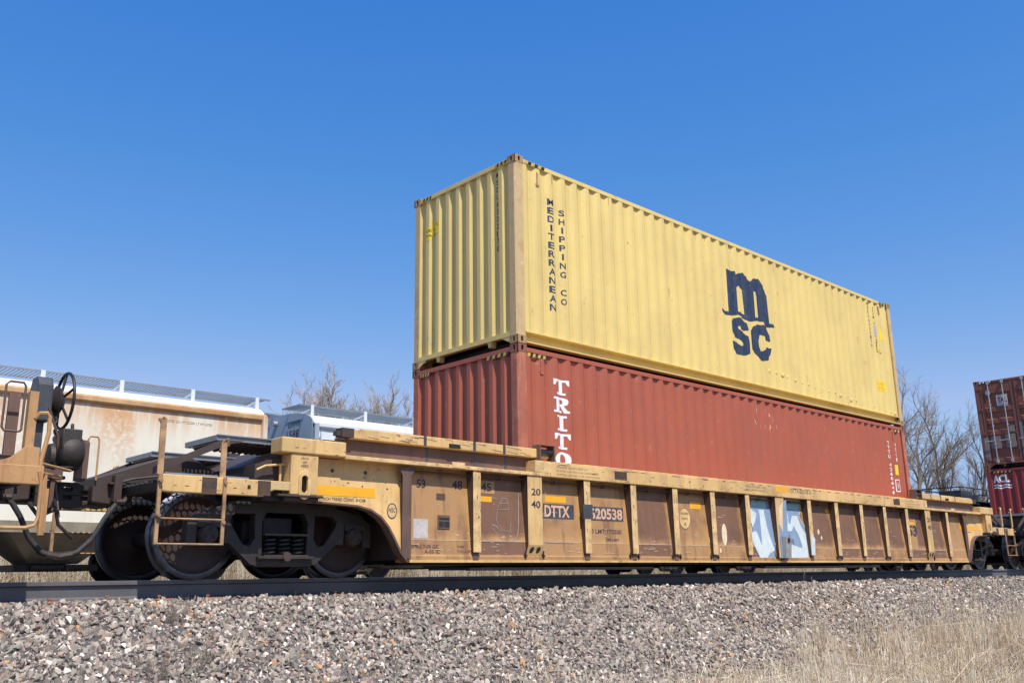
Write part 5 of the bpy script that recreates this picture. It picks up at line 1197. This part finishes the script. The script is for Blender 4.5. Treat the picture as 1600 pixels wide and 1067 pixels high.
strip(-1, 14, -1.27, -.86, 1300, .014, .032, -.022)
strip(-8.5, 14, -.66, .66, 200, .022, .04)
strip(-12, 45, 12.9, 15.5, 60, .03, .055)
def shade(m): pass
scatter('ballast', P, sc_coll, 'loose crushed grey, pink and white ballast stones sloping down from the near rail', 'ballast')

def clump(seed, n, h0, h1, rad_, lean, w=.0028, head=0.0):
    r = random.Random(seed); b = MB()
    for _ in range(n):
        a = r.uniform(0, 2*pi); q = rad_*math.sqrt(r.random()); x, y = q*cos(a), q*sin(a)
        h = r.uniform(h0, h1); la = r.uniform(0, 2*pi); ln = abs(r.gauss(0, lean))*h
        px = [(x, y, -.03), (x+ln*.25*cos(la), y+ln*.25*sin(la), h*.45), (x+ln*cos(la), y+ln*sin(la), h*(1-.25*min(1, ln/h))), ]
        if r.random() < .35:  px.append((px[-1][0]+ln*.6*cos(la)+.03*cos(la), px[-1][1]+ln*.6*sin(la), px[-1][2]-r.uniform(.0, .10)))
        b.tube(px, [w, w*.8, w*.55, w*.3][:len(px)], 3, False)
        if r.random() < head:
            c = Vector(px[2])
            b.tube([c-Vector((0, 0, .07)), c-Vector((0, 0, .03)), c+Vector((ln*.1*cos(la), ln*.1*sin(la), .03))], [.0015, .006, .0015], 4, False)
    return b
gm = [clump(1, 60, .10, .32, .10, .5, .0026), clump(2, 55, .15, .42, .12, .45, .0026), clump(3, 45, .2, .55, .10, .28, .0026, .25), clump(4, 70, .05, .20, .16, .9, .0024), clump(5, 9, .45, .85, .10, .14, .0024, .8), clump(6, 30, .25, .6, .2, .6, .003, .2)]
gcoll = variants('grass_clump', [g.mesh('grass_clump', M['straw']) for g in gm])
P2 = []
def grass(n, x0, x1, y0, y1, idx, s0, s1, keep=None, out=P2):
    for _ in range(n):
        x = rs_.uniform(x0, x1); y = rs_.uniform(y0, y1)
        if keep and rs_.random() > keep(x, y): continue
        out.append((x, y, terrain_z(x, y), rs_.gauss(0, .08), rs_.gauss(0, .08), rs_.uniform(0, 6.28), rs_.uniform(s0, s1), rs_.choice(idx)))
def toe(x, y):      # grass takes over below the foot of the stone slope, raggedly
    e = -3.85+.20*sin(x*1.3)+.12*sin(x*3.1+1)-.4*max(0, (4.0-x))/3.0
    return 1.0 if y < e-.30 else max(0.0, min(1.0, (e-y)/.30+.25)) if y < e+.1 else .015
grass(1350, .2, 14, -6.6, -3.1, [0, 0, 1, 3, 3, 5], .55, 1.15, toe)
grass(1050, 14, 34, -8, -3.1, [0, 1, 3, 3, 5], .8, 1.3, toe)
grass(1700, 2, 60, -15, -6.5, [0, 1, 3, 5], 1.2, 2.4)
grass(500, 34, 80, -12, -3.2, [1, 2, 5], 1.5, 2.6)
grass(420, 1.0, 16, -6.2, -3.2, [4], .7, 1.3, toe)
grass(90, 4, 20, -6.0, -3.9, [2, 5], 1.0, 1.5, toe)
grass(160, 3, 18, -3.9, -3.3, [4, 4, 2], .5, 1.1)
grass(60, 5, 30, -3.4, -2.2, [4], .4, .8)
grass(18, -3.5, 4, -3.4, -2.5, [4, 0], .3, .6)
grass(2600, -14, 1, -9, -4.2, [0, 1, 3, 5], .7, 1.1)
scatter('dry_grass', P2, gcoll, 'pale dry grass and tall stalks at the foot of the stone slope, lower right', 'dry grass')
gb = [clump(11, 60, .35, .9, .3, .3, .007), clump(12, 60, .3, .75, .35, .4, .008), clump(13, 40, .6, 1.2, .3, .2, .007, .4)]
gcb = variants('field_clump', [g.mesh('field_clump', M['straw_back']) for g in gb])
P3 = []
grass(6000, -12, 60, 17.5, 25, [0, 1, 2], .8, 1.25, None, P3)
grass(2600, 20, 130, 18, 32, [0, 1, 2], 1.3, 2.2, None, P3)
scatter('field_grass', P3, gcb, 'tall tan field grass seen under the wagons beyond the far track', 'field grass')

P4 = []
grass(130, 3, 20, -6.5, -3.6, [0, 1, 2], .6, 1.5, None, P4)
scatter('brown_weeds', P4, variants('weed_clump', [clump(21, 40, .15, .45, .12, .7, .003).mesh('weed_clump', M['weed']), clump(22, 30, .1, .3, .2, 1.0, .003).mesh('weed_clump', M['weed']), clump(23, 26, .2, .5, .1, .4, .003, .4).mesh('weed_clump', M['weed'])]), 'brown weed tangles mixed into the pale dry grass at lower right', 'weeds')
# single weeds among the stones and the stick
def weed(loc, h, seed, label, plume=False, n=14):
    r = random.Random(seed); b = MB()
    t = thing('dry_weed', label, 'weed', (*loc, terrain_z(*loc)-.01), 'dead weeds growing out of the ballast')
    def br(p, d, l, w, lev):
        q = [p, p+d*l*.5+Vector((r.gauss(0, .02), r.gauss(0, .02), 0))*l*3, p+d*l]
        b.tube(q, [w, w*.8, w*.5], 3, False)
        if lev == 0: return
        for _ in range(5 if lev > 1 else 6):
            f = r.uniform(.25, 1); nd = (d+Vector((r.gauss(0, .55), r.gauss(0, .55), r.gauss(.1, .3)))).normalized()
            br(p+d*l*f, nd, l*r.uniform(.3, .55), w*.6, lev-1)
    for _ in range(n):
        a = r.uniform(0, 2*pi); d = Vector((cos(a)*r.uniform(.05, .6), sin(a)*r.uniform(.05, .6), 1)).normalized()
        br(Vector((cos(a)*.03, sin(a)*.03, 0)), d, h*r.uniform(.5, 1), .0022, 2 if not plume else 0)
    b.build('stems', M['weed'], t)
    if plume:
        b = MB()
        for k in range(3):
            a = r.uniform(-.3, .9); base = Vector((k*.05-.05, r.uniform(-.03, .03), h*.5)); d = Vector((.45+.1*k, 0, 1)).normalized()
            for q in range(110):
                f = r.random(); p = base+d*h*.75*f; dd = (d+Vector((r.gauss(0, .45), r.gauss(0, .45), r.gauss(0, .3)))).normalized()
                b.tube([p, p+dd*h*.13*(1.1-f)], [.0016, .0006], 3, False)
        b.build('plume', M['plume'], t)
weed((-5.10, -2.55), .26, 1, 'grey twiggy weed at the bottom edge of the stones, third from the left corner')
weed((-5.45, -2.60), .22, 2, 'grey twiggy weed low on the stones at lower left, left of the paler plume')
weed((-4.98, -1.85), .24, 3, 'small grey weed standing alone just below the sunlit piece of rail')
weed((-4.85, -2.62), .30, 4, 'pale feathery grass plume among the stones at lower left', True, 5)
weed((-.05, -2.35), .55, 6, 'thin tall dead weed on the stone slope below the numbered plate', False, 3)
weed((5.6, -2.9), .5, 7, 'thin dead weed stalk rising from the stones below the graffiti', False, 4)
st = MB().tube([(0, 0, 0), (.45, .06, .015), (.85, .05, 0), (1.25, .13, .02), (1.5, .12, .0)], [.012, .026, .03, .022, .010], 8)
tg = st.build('fallen_stick', M['wood'], None, True, loc=(3.75, -3.28, terrain_z(0, -3.28)+.055)); tg.rotation_euler = (0.02, .02, -.35)
tg['label'] = 'dark fallen stick lying on the stones left of the dry grass'; tg['category'] = 'stick'
rw = MB().tube([(0, 0, -.05), (.05, 0, .045), (.16, .01, .065), (.28, .02, .02), (.33, .02, -.04)], [.012, .013, .012, .012, .010], 7)
tg = rw.build('bent_hose_piece', M['whitebox'], None, True, loc=(4.95, -1.38, terrain_z(0, -1.38)+.02)); tg['label'] = 'short pale curved piece lying on the stones just below the rail'; tg['category'] = 'debris'
